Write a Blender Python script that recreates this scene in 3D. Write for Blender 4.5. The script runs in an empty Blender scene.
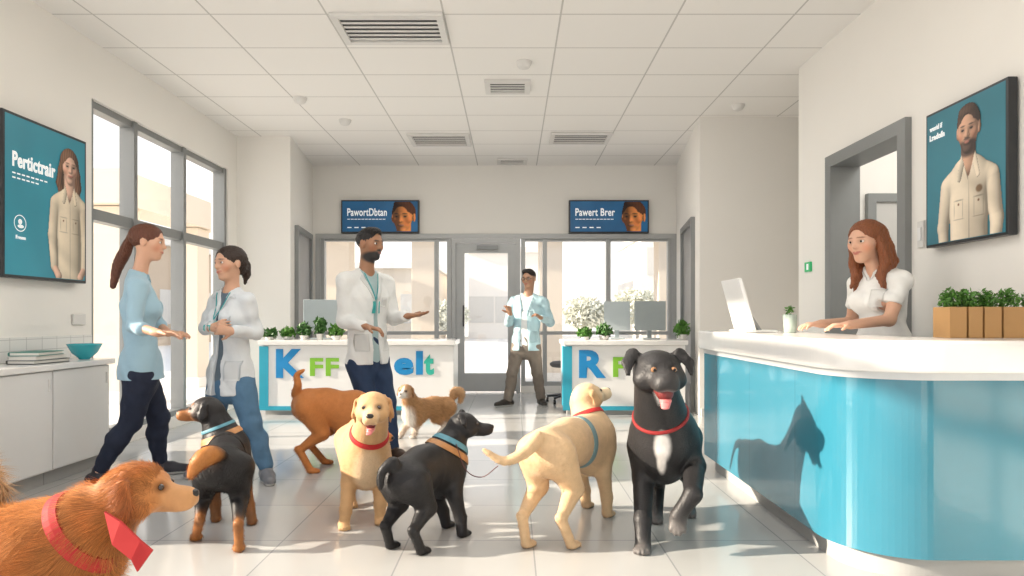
import bpy, math, random
import numpy as np
random.seed(3); RNG=np.random.default_rng(5)
FP=665.; HZ=318.; CH=1.07
def W(px,py,D): return np.array([(px-512)*D/FP, D, CH+(HZ-py)*D/FP])
def G(px,py):
    D=FP*CH/(py-HZ); return np.array([(px-512)*D/FP, D, 0.])
def V(*a): return np.array(a,float)
def nz(v): v=np.array(v,float); return v/max(np.linalg.norm(v),1e-9)
UP=V(0,0,1)
def lerp(a,b,t): return a+(b-a)*t
scene=bpy.context.scene
scene.view_settings.view_transform='Standard'
scene.view_settings.exposure=.33
# ---------------------------------------------------------------- materials
MC={}
def newmat(name):
    m=bpy.data.materials.new(name); m.use_nodes=True
    nt=m.node_tree; b=nt.nodes['Principled BSDF']; return m,nt,b
def mat(name,col,rough=.6,metal=0,var=.06,nscale=8,bump=0,bscale=60,emit=0,coat=0,spec=.5,sheen=0,stretch=None):
    if name in MC: return MC[name]
    m,nt,b=newmat(name)
    tc=nt.nodes.new('ShaderNodeTexCoord'); n=nt.nodes.new('ShaderNodeTexNoise'); n.inputs['Scale'].default_value=nscale
    nt.links.new(tc.outputs['Object'],n.inputs['Vector'])
    mx=nt.nodes.new('ShaderNodeMix'); mx.data_type='RGBA'
    mx.inputs[6].default_value=(*[c*(1-var) for c in col],1); mx.inputs[7].default_value=(*[min(1,c*(1+var)) for c in col],1)
    nt.links.new(n.outputs['Fac'],mx.inputs[0]); nt.links.new(mx.outputs[2],b.inputs['Base Color'])
    b.inputs['Roughness'].default_value=rough; b.inputs['Metallic'].default_value=metal
    b.inputs['Specular IOR Level'].default_value=spec
    b.inputs['Coat Weight'].default_value=coat; b.inputs['Sheen Weight'].default_value=sheen
    if bump:
        n2=nt.nodes.new('ShaderNodeTexNoise'); n2.inputs['Scale'].default_value=bscale; n2.inputs['Detail'].default_value=3
        mp=nt.nodes.new('ShaderNodeMapping'); nt.links.new(tc.outputs['Object'],mp.inputs[0])
        if stretch: mp.inputs['Scale'].default_value=stretch
        nt.links.new(mp.outputs[0],n2.inputs['Vector'])
        bp=nt.nodes.new('ShaderNodeBump'); bp.inputs['Strength'].default_value=bump; bp.inputs['Distance'].default_value=.01
        nt.links.new(n2.outputs['Fac'],bp.inputs['Height']); nt.links.new(bp.outputs[0],b.inputs['Normal'])
    if emit:
        nt.links.new(mx.outputs[2],b.inputs['Emission Color']); b.inputs['Emission Strength'].default_value=emit
    MC[name]=m; return m
def vmat(name,rough=.6,bump=.2,bscale=120,var=.25,nscale=25,stretch=(1,1,1),sub=0,spec=.4,sheen=0,emit=0,bdist=.01):
    if name in MC: return MC[name]
    m,nt,b=newmat(name)
    at=nt.nodes.new('ShaderNodeAttribute'); at.attribute_name='Col'
    tc=nt.nodes.new('ShaderNodeTexCoord'); n=nt.nodes.new('ShaderNodeTexNoise'); n.inputs['Scale'].default_value=nscale; n.inputs['Detail'].default_value=4
    mp=nt.nodes.new('ShaderNodeMapping'); mp.inputs['Scale'].default_value=stretch
    nt.links.new(tc.outputs['Object'],mp.inputs[0]); nt.links.new(mp.outputs[0],n.inputs['Vector'])
    mr=nt.nodes.new('ShaderNodeMapRange'); mr.inputs[3].default_value=1-var; mr.inputs[4].default_value=1+var
    nt.links.new(n.outputs['Fac'],mr.inputs[0])
    vm=nt.nodes.new('ShaderNodeVectorMath'); vm.operation='SCALE'
    nt.links.new(at.outputs['Color'],vm.inputs[0]); nt.links.new(mr.outputs[0],vm.inputs['Scale'])
    nt.links.new(vm.outputs[0],b.inputs['Base Color'])
    b.inputs['Roughness'].default_value=rough; b.inputs['Subsurface Weight'].default_value=sub
    b.inputs['Subsurface Scale'].default_value=.01; b.inputs['Specular IOR Level'].default_value=spec
    b.inputs['Sheen Weight'].default_value=sheen
    if emit: nt.links.new(vm.outputs[0],b.inputs['Emission Color']); b.inputs['Emission Strength'].default_value=emit
    if bump:
        n2=nt.nodes.new('ShaderNodeTexNoise'); n2.inputs['Scale'].default_value=bscale; n2.inputs['Detail'].default_value=3
        nt.links.new(mp.outputs[0],n2.inputs['Vector'])
        bp=nt.nodes.new('ShaderNodeBump'); bp.inputs['Strength'].default_value=bump; bp.inputs['Distance'].default_value=bdist
        nt.links.new(n2.outputs['Fac'],bp.inputs['Height']); nt.links.new(bp.outputs[0],b.inputs['Normal'])
    MC[name]=m; return m
def gridmat(name,base,line,axes,rough=.4,spec=.5,var=.03,bump=0,coat=0):
    m,nt,b=newmat(name)
    g=nt.nodes.new('ShaderNodeNewGeometry'); sp=nt.nodes.new('ShaderNodeSeparateXYZ'); nt.links.new(g.outputs['Position'],sp.inputs[0])
    prev=None
    def M(op,a,bv=None,clamp=False):
        x=nt.nodes.new('ShaderNodeMath'); x.operation=op; x.use_clamp=clamp
        for i,vv in enumerate((a,bv)):
            if vv is None: continue
            if isinstance(vv,(int,float)): x.inputs[i].default_value=vv
            else: nt.links.new(vv,x.inputs[i])
        return x.outputs[0]
    cells=[]
    for ax,spc,off,w in axes:
        t=M('DIVIDE',M('SUBTRACT',sp.outputs[ax],off),spc)
        fr=M('FRACT',t); cells.append(M('FLOOR',t))
        d=M('MINIMUM',fr,M('SUBTRACT',1.0,fr))
        l=M('LESS_THAN',d,w)
        prev=l if prev is None else M('MAXIMUM',prev,l)
    n=nt.nodes.new('ShaderNodeTexNoise'); n.inputs['Scale'].default_value=1.7; n.inputs['Detail'].default_value=5
    nt.links.new(g.outputs['Position'],n.inputs['Vector'])
    cx=nt.nodes.new('ShaderNodeCombineXYZ')
    for i,c in enumerate(cells[:2]): nt.links.new(c,cx.inputs[i])
    wn=nt.nodes.new('ShaderNodeTexWhiteNoise'); nt.links.new(cx.outputs[0],wn.inputs[0])
    f=M('MULTIPLY',M('ADD',n.outputs['Fac'],wn.outputs['Value']),.5)
    mx=nt.nodes.new('ShaderNodeMix'); mx.data_type='RGBA'
    mx.inputs[6].default_value=(*[c*(1-var) for c in base],1); mx.inputs[7].default_value=(*[min(1,c*(1+var)) for c in base],1)
    nt.links.new(f,mx.inputs[0])
    m2=nt.nodes.new('ShaderNodeMix'); m2.data_type='RGBA'; m2.inputs[7].default_value=(*line,1)
    nt.links.new(prev,m2.inputs[0]); nt.links.new(mx.outputs[2],m2.inputs[6]); nt.links.new(m2.outputs[2],b.inputs['Base Color'])
    b.inputs['Roughness'].default_value=rough; b.inputs['Specular IOR Level'].default_value=spec; b.inputs['Coat Weight'].default_value=coat
    return m
M_wall=mat('wall_paint',(.86,.84,.80),.8,var=.02,nscale=2,bump=.05,bscale=200)
M_white=mat('white_laminate',(.82,.82,.81),.35,var=.02)
M_slab=mat('white_stone_top',(.82,.81,.79),.2,var=.03,nscale=12,coat=.3)
M_frame=mat('grey_aluminium',(.25,.26,.26),.4,metal=.3,var=.05)
M_framel=mat('light_aluminium',(.42,.43,.43),.4,metal=.2,var=.05)
M_dark=mat('dark_plastic',(.02,.022,.025),.35,var=.1)
M_black=mat('black_gloss',(.008,.008,.01),.15,var=.1)
M_eyew=mat('eye_white',(.75,.72,.7),.2,var=.02)
M_floor=gridmat('floor_tiles',(.48,.48,.47),(.32,.33,.33),[(0,.6,.1,.006),(1,.6,.2,.006)],rough=.14,spec=.6,var=.06)
M_ceil=gridmat('ceiling_tiles',(.88,.865,.84),(.56,.55,.53),[(0,.84,.35,.008),(1,.594,.02,.011)],rough=.9,var=.012)
# ---------------------------------------------------------------- mesh helpers
def link(o): scene.collection.objects.link(o); return o
def mk(name,verts,faces,mats,org=None,parent=None,smooth=False,midx=None,col=None,bevel=0):
    verts=np.asarray(verts,float)
    if org is None:
        org=(verts.min(0)+verts.max(0))/2; org[2]=verts[:,2].min()
    me=bpy.data.meshes.new(name)
    me.from_pydata((verts-org).tolist(),[],faces.tolist() if isinstance(faces,np.ndarray) else faces)
    if not isinstance(mats,(list,tuple)): mats=[mats]
    for m in mats: me.materials.append(m)
    if midx is not None: me.polygons.foreach_set('material_index',np.array(midx,dtype=np.int32))
    if smooth: me.polygons.foreach_set('use_smooth',np.ones(len(me.polygons),dtype=bool))
    if col is not None:
        a=me.color_attributes.new('Col','FLOAT_COLOR','POINT')
        a.data.foreach_set('color',np.concatenate([col,np.ones((len(col),1))],1).astype(np.float32).ravel())
    me.update()
    o=bpy.data.objects.new(name,me); link(o)
    o['_o']=[float(x) for x in org]
    if parent is not None:
        o.parent=parent; po=np.array(parent['_o']); o.location=(org-po).tolist()
    else: o.location=org.tolist()
    if bevel:
        b=o.modifiers.new('bevel','BEVEL'); b.width=bevel; b.segments=2; b.limit_method='ANGLE'
    return o
def top(o,label,cat,group=None):
    o['label']=label; o['category']=cat
    if group: o['group']=group
    return o
def st(o): o['kind']='structure'; return o
def empty(name,loc):
    o=bpy.data.objects.new(name,None); link(o); o.location=list(loc); o['_o']=[float(x) for x in loc]; o.empty_display_size=.1; return o
class MB:
    def __init__(s): s.v=[]; s.f=[]; s.m=[]
    def box(s,a,b,mi=0,rot=0,c=None):
        a=np.array(a,float); b=np.array(b,float); n=len(s.v)
        pts=[(x,y,z) for z in (a[2],b[2]) for y in (a[1],b[1]) for x in (a[0],b[0])]
        if rot:
            c=(a+b)/2 if c is None else c
            cs,sn=math.cos(rot),math.sin(rot)
            pts=[(c[0]+(x-c[0])*cs-(y-c[1])*sn,c[1]+(x-c[0])*sn+(y-c[1])*cs,z) for x,y,z in pts]
        s.v+=pts; s.f+=[[n+i for i in q] for q in ((0,2,3,1),(4,5,7,6),(0,1,5,4),(2,6,7,3),(0,4,6,2),(1,3,7,5))]; s.m+=[mi]*6; return s
    def prism(s,pts,z0,z1,mi=0):
        n=len(s.v); k=len(pts)
        area=sum(pts[i][0]*pts[(i+1)%k][1]-pts[(i+1)%k][0]*pts[i][1] for i in range(k))
        if area<0: pts=pts[::-1]
        s.v+=[(p[0],p[1],z0) for p in pts]+[(p[0],p[1],z1) for p in pts]
        s.f.append([n+i for i in range(k)][::-1]); s.f.append([n+k+i for i in range(k)])
        for i in range(k): j=(i+1)%k; s.f.append([n+i,n+j,n+k+j,n+k+i])
        s.m+=[mi]*(k+2); return s
    def lathe(s,c,prof,seg=24,mi=0):
        n=len(s.v)
        for r,z in prof:
            for i in range(seg):
                a=2*math.pi*i/seg; s.v.append((c[0]+r*math.cos(a),c[1]+r*math.sin(a),c[2]+z))
        for j in range(len(prof)-1):
            for i in range(seg):
                i2=(i+1)%seg; s.f.append([n+j*seg+i,n+j*seg+i2,n+(j+1)*seg+i2,n+(j+1)*seg+i]); s.m.append(mi)
        s.f.append([n+i for i in range(seg)][::-1]); s.m.append(mi)
        s.f.append([n+(len(prof)-1)*seg+i for i in range(seg)]); s.m.append(mi); return s
    def tube(s,pts,r,seg=8,mi=0):
        pts=[np.array(p,float) for p in pts]; n=len(s.v); k=len(pts)
        for i,p in enumerate(pts):
            t=nz(pts[min(i+1,k-1)]-pts[max(i-1,0)]); a=nz(np.cross(t,UP if abs(t[2])<.9 else V(1,0,0))); b=np.cross(t,a)
            rr=r[i] if isinstance(r,(list,tuple)) else r
            for q in range(seg):
                an=2*math.pi*q/seg; s.v.append(tuple(p+rr*(a*math.cos(an)+b*math.sin(an))))
        for i in range(k-1):
            for q in range(seg):
                q2=(q+1)%seg; s.f.append([n+i*seg+q,n+i*seg+q2,n+(i+1)*seg+q2,n+(i+1)*seg+q]); s.m.append(mi)
        s.f.append([n+q for q in range(seg)][::-1]); s.m.append(mi); s.f.append([n+(k-1)*seg+q for q in range(seg)]); s.m.append(mi); return s
    def plane2d(s,o,u,v,pts,off,nrm,mi=0):
        n=len(s.v); 
        for a,b in pts: s.v.append(tuple(o+u*a+v*b+nrm*off))
        s.f.append([n+i for i in range(len(pts))]); s.m.append(mi); return s
    def mk(s,name,mats,**k): return mk(name,np.array(s.v),s.f,mats,midx=s.m,**k)
def spline(pts,n=24):
    pts=[np.array(p,float) for p in pts]; P=[2*pts[0]-pts[1]]+pts+[2*pts[-1]-pts[-2]]; out=[]
    for i in range(1,len(P)-2):
        for t in np.linspace(0,1,max(2,n//(len(pts)-1)),endpoint=False):
            p0,p1,p2,p3=P[i-1:i+3]
            out.append(.5*((2*p1)+(-p0+p2)*t+(2*p0-5*p1+4*p2-p3)*t*t+(-p0+3*p1-3*p2+p3)*t**3))
    out.append(pts[-1]); return out
def text(name,body,org,u,v,width,height,m,parent,depth=.004,bold=.02):
    cu=bpy.data.curves.new(name,'FONT'); cu.body=body; cu.size=1; cu.offset=bold; cu.extrude=.01; cu.resolution_u=4; cu.space_character=1+bold*2.5
    o=bpy.data.objects.new(name,cu); link(o)
    dg=bpy.context.evaluated_depsgraph_get(); me=bpy.data.meshes.new_from_object(o.evaluated_get(dg))
    vs=np.array([x.co[:] for x in me.vertices]); fs=[list(p.vertices) for p in me.polygons]
    bpy.data.objects.remove(o); bpy.data.curves.remove(cu)
    mn,mx=vs.min(0),vs.max(0); q=(vs-mn)/(mx-mn+1e-9)
    n=np.cross(u,v); wv=org+np.outer(q[:,0]*width,u)+np.outer(q[:,1]*height,v)+np.outer((q[:,2])*depth,n)
    return mk(name,wv,fs,m,parent=parent)
def leaves(name,c,rad,n,size,m,parent=None,org=None,seed=1,flatz=1.0,updir=.3):
    r=np.random.default_rng(seed); v=[];f=[]
    for i in range(n):
        d=nz(r.normal(size=3)); p=np.array(c)+d*np.array(rad)*(r.random()**.4)
        a=nz(r.normal(size=3)+UP*updir); b=nz(np.cross(a,r.normal(size=3))); s=size*(.6+.8*r.random()); k=len(v)
        v+=[p-a*s,p+b*s*.4,p+a*s,p-b*s*.4]; f.append([k,k+1,k+2,k+3])
    o=mk(name,np.array(v),f,m,parent=parent,org=org); return o
# ---------------------------------------------------------------- SDF sculpting
class SD:
    def __init__(s,col=(.5,.5,.5)): s.P=[]; s.C=[]; s.B=[]; s.col=col; s.W=None
    def cone(s,a,b,ra,rb,k=.02,flat=None,col=None): s.P.append(('c',np.array(a,float),np.array(b,float),ra,rb,k,flat,col or s.col)); return s
    def chain(s,pts,rs,k=.02,flat=None,col=None):
        for i in range(len(pts)-1): s.cone(pts[i],pts[i+1],rs[i],rs[i+1],k,flat,col)
    def ell(s,c,r,fr=None,k=.02,col=None): s.P.append(('e',np.array(c,float),np.array(r,float)*np.ones(3),np.eye(3) if fr is None else np.array(fr),0,k,None,col or s.col)); return s
    def cut(s,fn): s.C.append(fn); return s
    def blob(s,c,r,col,fr=None,soft=.35): s.B.append((np.array(c,float),np.array(r,float)*np.ones(3),np.eye(3) if fr is None else np.array(fr),col,soft)); return s
    def d(s,p,X,Y,Z):
        if p[0]=='c':
            _,a,b,ra,rb,k,fl,_c=p; ab=b-a; L=max(ab@ab,1e-10)
            x=X-a[0];y=Y-a[1];z=Z-a[2]; t=np.clip((x*ab[0]+y*ab[1]+z*ab[2])/L,0,1)
            x=x-t*ab[0];y=y-t*ab[1];z=z-t*ab[2]; v2=x*x+y*y+z*z; vl=np.sqrt(v2+1e-12); r=ra+(rb-ra)*t
            if fl is None: return vl-r
            u,sc=fl; dt=x*u[0]+y*u[1]+z*u[2]; ql=np.sqrt(v2+(1/sc**2-1)*dt*dt+1e-12)
            return vl*(1-r/ql)
        _,c,r,fr,_0,k,_1,_c=p
        x=X-c[0];y=Y-c[1];z=Z-c[2]
        q=[(x*fr[i][0]+y*fr[i][1]+z*fr[i][2])/r[i] for i in range(3)]
        k0=np.sqrt(q[0]**2+q[1]**2+q[2]**2+1e-9); k1=np.sqrt((q[0]/r[0])**2+(q[1]/r[1])**2+(q[2]/r[2])**2+1e-9)
        return k0*(k0-1)/k1
    def smin(s,a,b,k):
        h=np.clip(.5+.5*(b-a)/k,0,1); return b+(a-b)*h-k*h*(1-h)
    def post(s,F,X,Y,Z):
        if s.W: F=F+s.W(X,Y,Z)
        for c in s.C: F=np.maximum(F,c(X,Y,Z))
        return F
    def ev(s,pts):
        X,Y,Z=pts[:,0],pts[:,1],pts[:,2]; F=np.full(len(pts),1.)
        for p in s.P: F=s.smin(F,s.d(p,X,Y,Z),p[5])
        return s.post(F,X,Y,Z)
    def box(s,p):
        if p[0]=='c':
            r=max(p[3],p[4]); return np.minimum(p[1],p[2])-r,np.maximum(p[1],p[2])+r
        r=max(p[2]); return p[1]-r,p[1]+r
    def build(s,h):
        bs=[s.box(p) for p in s.P]; lo=np.min([b[0] for b in bs],0)-3*h; hi=np.max([b[1] for b in bs],0)+3*h
        n=np.ceil((hi-lo)/h).astype(int)+1; ax=[(lo[i]+h*np.arange(n[i])).astype(np.float32) for i in range(3)]
        F=np.full(n,1.,np.float32)
        for p,(a,b) in zip(s.P,bs):
            mg=p[5]+2*h; i0=np.maximum(((a-mg-lo)/h).astype(int),0); i1=np.minimum(((b+mg-lo)/h).astype(int)+2,n)
            X=ax[0][i0[0]:i1[0],None,None];Y=ax[1][None,i0[1]:i1[1],None];Z=ax[2][None,None,i0[2]:i1[2]]
            sl=tuple(slice(i0[j],i1[j]) for j in range(3))
            F[sl]=s.smin(F[sl],s.d(p,X,Y,Z),p[5])
        F=s.post(F,ax[0][:,None,None],ax[1][None,:,None],ax[2][None,None,:]).astype(np.float32)
        F[F==0]=1e-6; F[0]=1;F[-1]=1;F[:,0]=1;F[:,-1]=1;F[:,:,0]=1;F[:,:,-1]=1
        I=F<0; cnt=np.zeros(n-1,np.int8)
        cs=[(i,j,k) for i in (0,1) for j in (0,1) for k in (0,1)]
        for i,j,k in cs: cnt+=I[i:n[0]-1+i,j:n[1]-1+j,k:n[2]-1+k]
        act=(cnt>0)&(cnt<8); ii=np.array(np.nonzero(act)).T; idx=-np.ones(n-1,np.int64); idx[act]=np.arange(len(ii))
        pos=np.zeros((len(ii),3)); c_=np.zeros(len(ii))
        for a in cs:
            for axn in range(3):
                if a[axn]: continue
                b=list(a); b[axn]=1
                fa=F[tuple((ii+a).T)]; fb=F[tuple((ii+b).T)]; m=(fa<0)!=(fb<0)
                t=np.where(m,fa/np.where(m,fa-fb,1),0); q=np.tile(np.array(a,float),(len(ii),1)); q[:,axn]+=t
                pos[m]+=q[m]; c_[m]+=1
        vs=lo+h*(ii+pos/c_[:,None]); fs=[]
        for axn in range(3):
            o1,o2=(axn+1)%3,(axn+2)%3
            A=np.moveaxis(I,(axn,o1,o2),(0,1,2)); ID=np.moveaxis(idx,(axn,o1,o2),(0,1,2))
            ch=A[:-1,1:-1,1:-1]!=A[1:,1:-1,1:-1]; e=np.array(np.nonzero(ch)).T
            x,y,z=e[:,0],e[:,1]+1,e[:,2]+1; ins=A[x,y,z]
            q=np.stack([ID[x,y-1,z-1],ID[x,y,z-1],ID[x,y,z],ID[x,y-1,z]],1)
            q[~ins]=q[~ins][:,::-1]; fs.append(q)
        return vs,np.concatenate(fs)
    def colors(s,vs,sig=.01):
        X,Y,Z=vs.T; D=np.array([s.d(p,X,Y,Z) for p in s.P]); C=np.array([p[7] for p in s.P])
        w=np.exp(-np.clip((D-D.min(0))/sig,0,30)); w/=w.sum(0); col=w.T@C
        for c,r,fr,bc,soft in s.B:
            q=((vs-c)@np.array(fr).T)/r; k=np.linalg.norm(q,axis=1); a=np.clip((1-k)/soft+.5,0,1)[:,None]; col=col*(1-a)+np.array(bc)*a
        return col
    def mk(s,name,h,m,org,parent=None,extra=None):
        vs,fs=s.build(h); col=s.colors(vs)
        o=mk(name,vs,fs,m,org=org,parent=parent,smooth=True,col=col); o_v[o.name]=(vs,fs,col); return o
    def march(s,o,d,L=.5,n=160):
        o=np.atleast_2d(o); d=np.atleast_2d(d)*np.ones_like(o); t=np.zeros(len(o))
        for i in range(60):
            f=s.ev(o+d*t[:,None]); t=np.minimum(t+np.clip(f,-.02,.05)*.8,L)
        return o+d*t[:,None]
    def band(s,name,c,axis,hw,m,parent,off=.004,R=.3,n=44,th=.006,r0=.02):
        axis=nz(axis); a=nz(np.cross(axis,UP if abs(axis[2])<.95 else V(1,0,0))); b=np.cross(axis,a); rr=[]
        an=np.linspace(0,2*np.pi,n,endpoint=False); d=np.outer(np.cos(an),a)+np.outer(np.sin(an),b)
        for w in (-hw,0,hw):
            cc=np.array(c)+axis*w; t=np.full(n,r0)
            for i in range(50): f=s.ev(cc+d*t[:,None]); t=np.clip(t+np.clip(-f,-.02,.03)*.8,0,R)
            for i in range(2): t=np.minimum(t,np.median(t)*1.35); t=(np.roll(t,1)+t+np.roll(t,-1))/3
            rr.append((cc,t))
        v=[cc+d*(t+(off if i!=1 else off+th*.3))[:,None] for i,(cc,t) in enumerate(rr)]
        v.append(rr[2][0]+d*(rr[2][1]-th)[:,None]); v.append(rr[0][0]+d*(rr[0][1]-th)[:,None]); f=[]
        for r in range(5):
            r2=(r+1)%5
            for i in range(n): j=(i+1)%n; f.append([r*n+i,r*n+j,r2*n+j,r2*n+i])
        return mk(name,np.concatenate(v),f,m,parent=parent,smooth=False)
    def decal(s,name,o,u,v,d,poly,m,parent,off=.005,L=.5,n=8):
        p=np.array(poly,float); pts=[]
        for i in range(n+1):
            for j in range(n+1):
                a=i/n;b=j/n; q=(p[0]*(1-a)+p[1]*a)*(1-b)+(p[3]*(1-a)+p[2]*a)*b
                pts.append(o+u*q[0]+v*q[1]-d*.3)
        h=s.march(np.array(pts),d,L=L)-d*off; h2=h+d*(off+.004); N=(n+1)**2; f=[]
        for i in range(n):
            for j in range(n):
                a=i*(n+1)+j; f.append([a,a+n+1,a+n+2,a+1]); f.append([N+a,N+a+1,N+a+n+2,N+a+n+1])
        for i in range(n):
            for (a,b) in ((i,i+1),((n)*(n+1)+i,(n)*(n+1)+i+1),(i*(n+1),(i+1)*(n+1)),(i*(n+1)+n,(i+1)*(n+1)+n)): f.append([a,b,N+b,N+a])
        return mk(name,np.concatenate([h,h2]),f,m,parent=parent,smooth=True)
o_v={}
def fr3(f,up=UP):
    f=nz(f); r=nz(np.cross(f,up)); u=np.cross(r,f); return r,f,u
def sphere(name,c,r,m,parent,fr=None,seg=12):
    S=[];Fc=[]; fr=np.eye(3) if fr is None else np.array(fr); r=np.array(r)*np.ones(3)
    for i in range(seg+1):
        for j in range(seg*2):
            a=math.pi*i/seg;b=math.pi*j/seg; l=V(math.sin(a)*math.cos(b)*r[0],math.sin(a)*math.sin(b)*r[1],math.cos(a)*r[2]); S.append(np.array(c)+l@fr)
    n=seg*2
    for i in range(seg):
        for j in range(n): j2=(j+1)%n; Fc.append([i*n+j,(i+1)*n+j,(i+1)*n+j2,i*n+j2])
    return mk(name,np.array(S),Fc,m,parent=parent,smooth=True)
def fur(body,n,L,w,flow,m,lift=.35,mask=None,seed=0,lenf=None):
    vs,fs,col=o_v[body.name]; r=np.random.default_rng(seed)
    p0,p1,p2=vs[fs[:,0]],vs[fs[:,1]],vs[fs[:,2]]; N=np.cross(p1-p0,p2-p0); N/=np.linalg.norm(N,axis=1)[:,None]+1e-9
    ok=np.nonzero(mask(p0))[0] if mask is not None else np.arange(len(fs))
    id_=r.choice(ok,n); a=r.random((n,1)); b=r.random((n,1)); P=p0[id_]+(vs[fs[id_,1]]-p0[id_])*a+(vs[fs[id_,3]]-p0[id_])*b
    nn=N[id_]; cl=(np.sin(P*38+2*np.sin(P[:,[2,0,1]]*23))[:,[1,2,0]])*(.55 if L>.02 else .1)
    fl=np.array(flow)+cl+r.normal(size=(n,3))*.18; t=fl-nn*np.sum(fl*nn,1)[:,None]; t/=np.linalg.norm(t,axis=1)[:,None]+1e-9
    D=t+nn*lift; D/=np.linalg.norm(D,axis=1)[:,None]; s=np.cross(nn,D); s/=np.linalg.norm(s,axis=1)[:,None]+1e-9
    ll=L*(.5+r.random((n,1))); 
    if lenf is not None: ll=ll*lenf(P)[:,None]
    P=P-nn*.001
    V3=np.stack([P-s*w,P+s*w,P+D*ll-UP*ll*.15],1).reshape(-1,3); f=np.arange(3*n).reshape(-1,3)
    br=.62+.76*r.random((n,1)) if L>.02 else .85+.3*r.random((n,1))
    c=col[fs[id_,0]]*br; c=np.clip(np.repeat(c,3,0),0,1)
    o=mk('fur_coat',V3,f,m,org=np.array(body['_o']),parent=body,col=c,smooth=True); o['kind']='stuff'; return o
# ---------------------------------------------------------------- ROOM
CZ=3.25
st(MB().box((-3.6,-1.5,-.1),(4.4,9.6,0)).mk('floor',M_floor))
st(MB().box((-3.6,-1.5,CZ),(4.4,9.7,CZ+.1)).mk('ceiling',M_ceil))
w=MB(); X0,X1=-3.5,-3.3
w.box((X0,4.0,0),(X1,5.22,CZ)).box((X0,7.73,0),(X1,8.4,CZ)).box((X0,5.22,2.8),(X1,7.73,CZ)).box((X0,5.22,0),(X1,7.73,.1))
w.box((X0,.4,3.05),(X1,4.0,CZ)).box((X0,.4,0),(X1,4.0,.1)).box((X0,-1.5,0),(X1,.4,CZ))
w.prism([(X1,7.98),(-2.66,7.98),(-2.86,9.6),(-3.1,9.6),(-3.1,8.3),(X1,8.3)],0,CZ)
st(w.mk('wall_left',M_wall))
w=MB(); yb=9.5
w.box((-3.0,yb,2.23),(2.5,yb+.2,CZ)).box((-3.0,yb,0),(-2.74,yb+.2,2.23)).box((2.29,yb,0),(2.6,yb+.2,2.23)).box((-2.74,yb,0),(-.87,yb+.2,.1)).box((.13,yb,0),(2.29,yb+.2,.1))
st(w.mk('wall_back',M_wall))
w=MB()
w.box((2.5,-1.5,0),(2.65,4.16,CZ)).box((2.5,5.23,0),(2.65,5.8,CZ)).box((2.5,4.16,2.33),(2.65,5.23,CZ))
w.box((2.65,5.65,0),(4.3,5.8,CZ)).box((4.3,2.5,0),(4.4,7.2,CZ)).box((2.65,2.5,0),(4.3,2.6,CZ))
w.prism([(2.03,7.2),(4.3,7.2),(4.3,7.4),(2.3,7.4),(2.6,9.6),(2.36,9.6)],0,CZ)
st(w.mk('wall_right',M_wall))
M_base=mat('baseboard_grey',(.5,.5,.49),.5)
st(MB().box((2.485,5.24,0),(2.499,5.8,.09)).box((2.05,7.185,0),(3.4,7.199,.09)).mk('baseboard_right',M_base))
st(MB().box((-3.3,7.96,0),(-2.65,7.979,.09)).mk('baseboard_left',M_base))
def glassmat():
    m,nt,b=newmat('window_glass'); out=nt.nodes['Material Output']; tr=nt.nodes.new('ShaderNodeBsdfTransparent'); gl=nt.nodes.new('ShaderNodeBsdfGlossy')
    gl.inputs['Roughness'].default_value=.02; mx=nt.nodes.new('ShaderNodeMixShader'); mx.inputs[0].default_value=.04
    nt.links.new(tr.outputs[0],mx.inputs[1]); nt.links.new(gl.outputs[0],mx.inputs[2]); nt.links.new(mx.outputs[0],out.inputs[0]); return m
M_glass=glassmat()
def win_left(n,y0,y1,mul,z0=.1,z1=2.8,tr=1.9):
    w=MB(); x0,x1=-3.44,-3.34; t=.055
    vs_=[y0+t/2]+mul+[y1-t/2]
    for y in vs_: w.box((x0-.01,y-t/2,z0),(x1+.02,y+t/2,z1))
    for a,b in zip(vs_[:-1],vs_[1:]):
        w.box((x0,a+t/2,z1-t),(x1,b-t/2,z1)).box((x0,a+t/2,z0),(x1,b-t/2,z0+t)).box((x0,a+t/2,tr-.045),(x1,b-t/2,tr+.045))
    o=st(w.mk('window_%d'%n,M_frame)); g=MB().box((-3.40,y0,z0),(-3.395,y1,z1)).mk('glass_pane',M_glass,parent=o); return o
win_left(1,5.22,7.73,[5.87,6.75]); win_left(2,.4,4.0,[1.3],z1=3.05,tr=2.7)  # second window is out of view, added and made taller to admit sun
def win_back(n,x0,x1,mul):
    w=MB(); z0,z1=.1,2.23; y0,y1=9.52,9.6; t=.06
    vs_=[x0+t/2]+mul+[x1-t/2]
    for x in vs_: w.box((x-t/2,y0-.02,z0),(x+t/2,y1,z1))
    for a,b in zip(vs_[:-1],vs_[1:]): w.box((a+t/2,y0,z1-t),(b-t/2,y1,z1)).box((a+t/2,y0,z0),(b-t/2,y1,z0+t)).box((a+t/2,y0,.83),(b-t/2,y1,.88))
    o=st(w.mk('window_%d'%n,M_framel)); MB().box((x0,9.56,z0),(x1,9.565,z1)).mk('glass_pane',M_glass,parent=o); return o
win_back(3,-2.74,-.87,[-1.08]); win_back(4,.13,2.29,[.47,1.38])
st(MB().box((-2.73,9.47,2.2),(2.28,9.499,2.27)).box((-2.8,9.47,0),(-2.73,9.499,2.27)).box((2.28,9.47,0),(2.35,9.499,2.27)).mk('trim_1',M_framel))
w=MB(); xa,xb=-.80,.06
w.box((xa-.06,9.465,0),(xa,9.6,2.195)).box((xb,9.465,0),(xb+.06,9.6,2.195)).box((xa,9.465,2.14),(xb,9.6,2.195)); 
dr=st(w.mk('door_1',M_framel))
w=MB(); w.box((xa,9.5,.02),(xa+.12,9.56,2.13)).box((xb-.12,9.5,.02),(xb,9.56,2.13)).box((xa+.12,9.5,2.0),(xb-.12,9.56,2.13)).box((xa+.12,9.5,.02),(xb-.12,9.56,.28))
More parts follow.
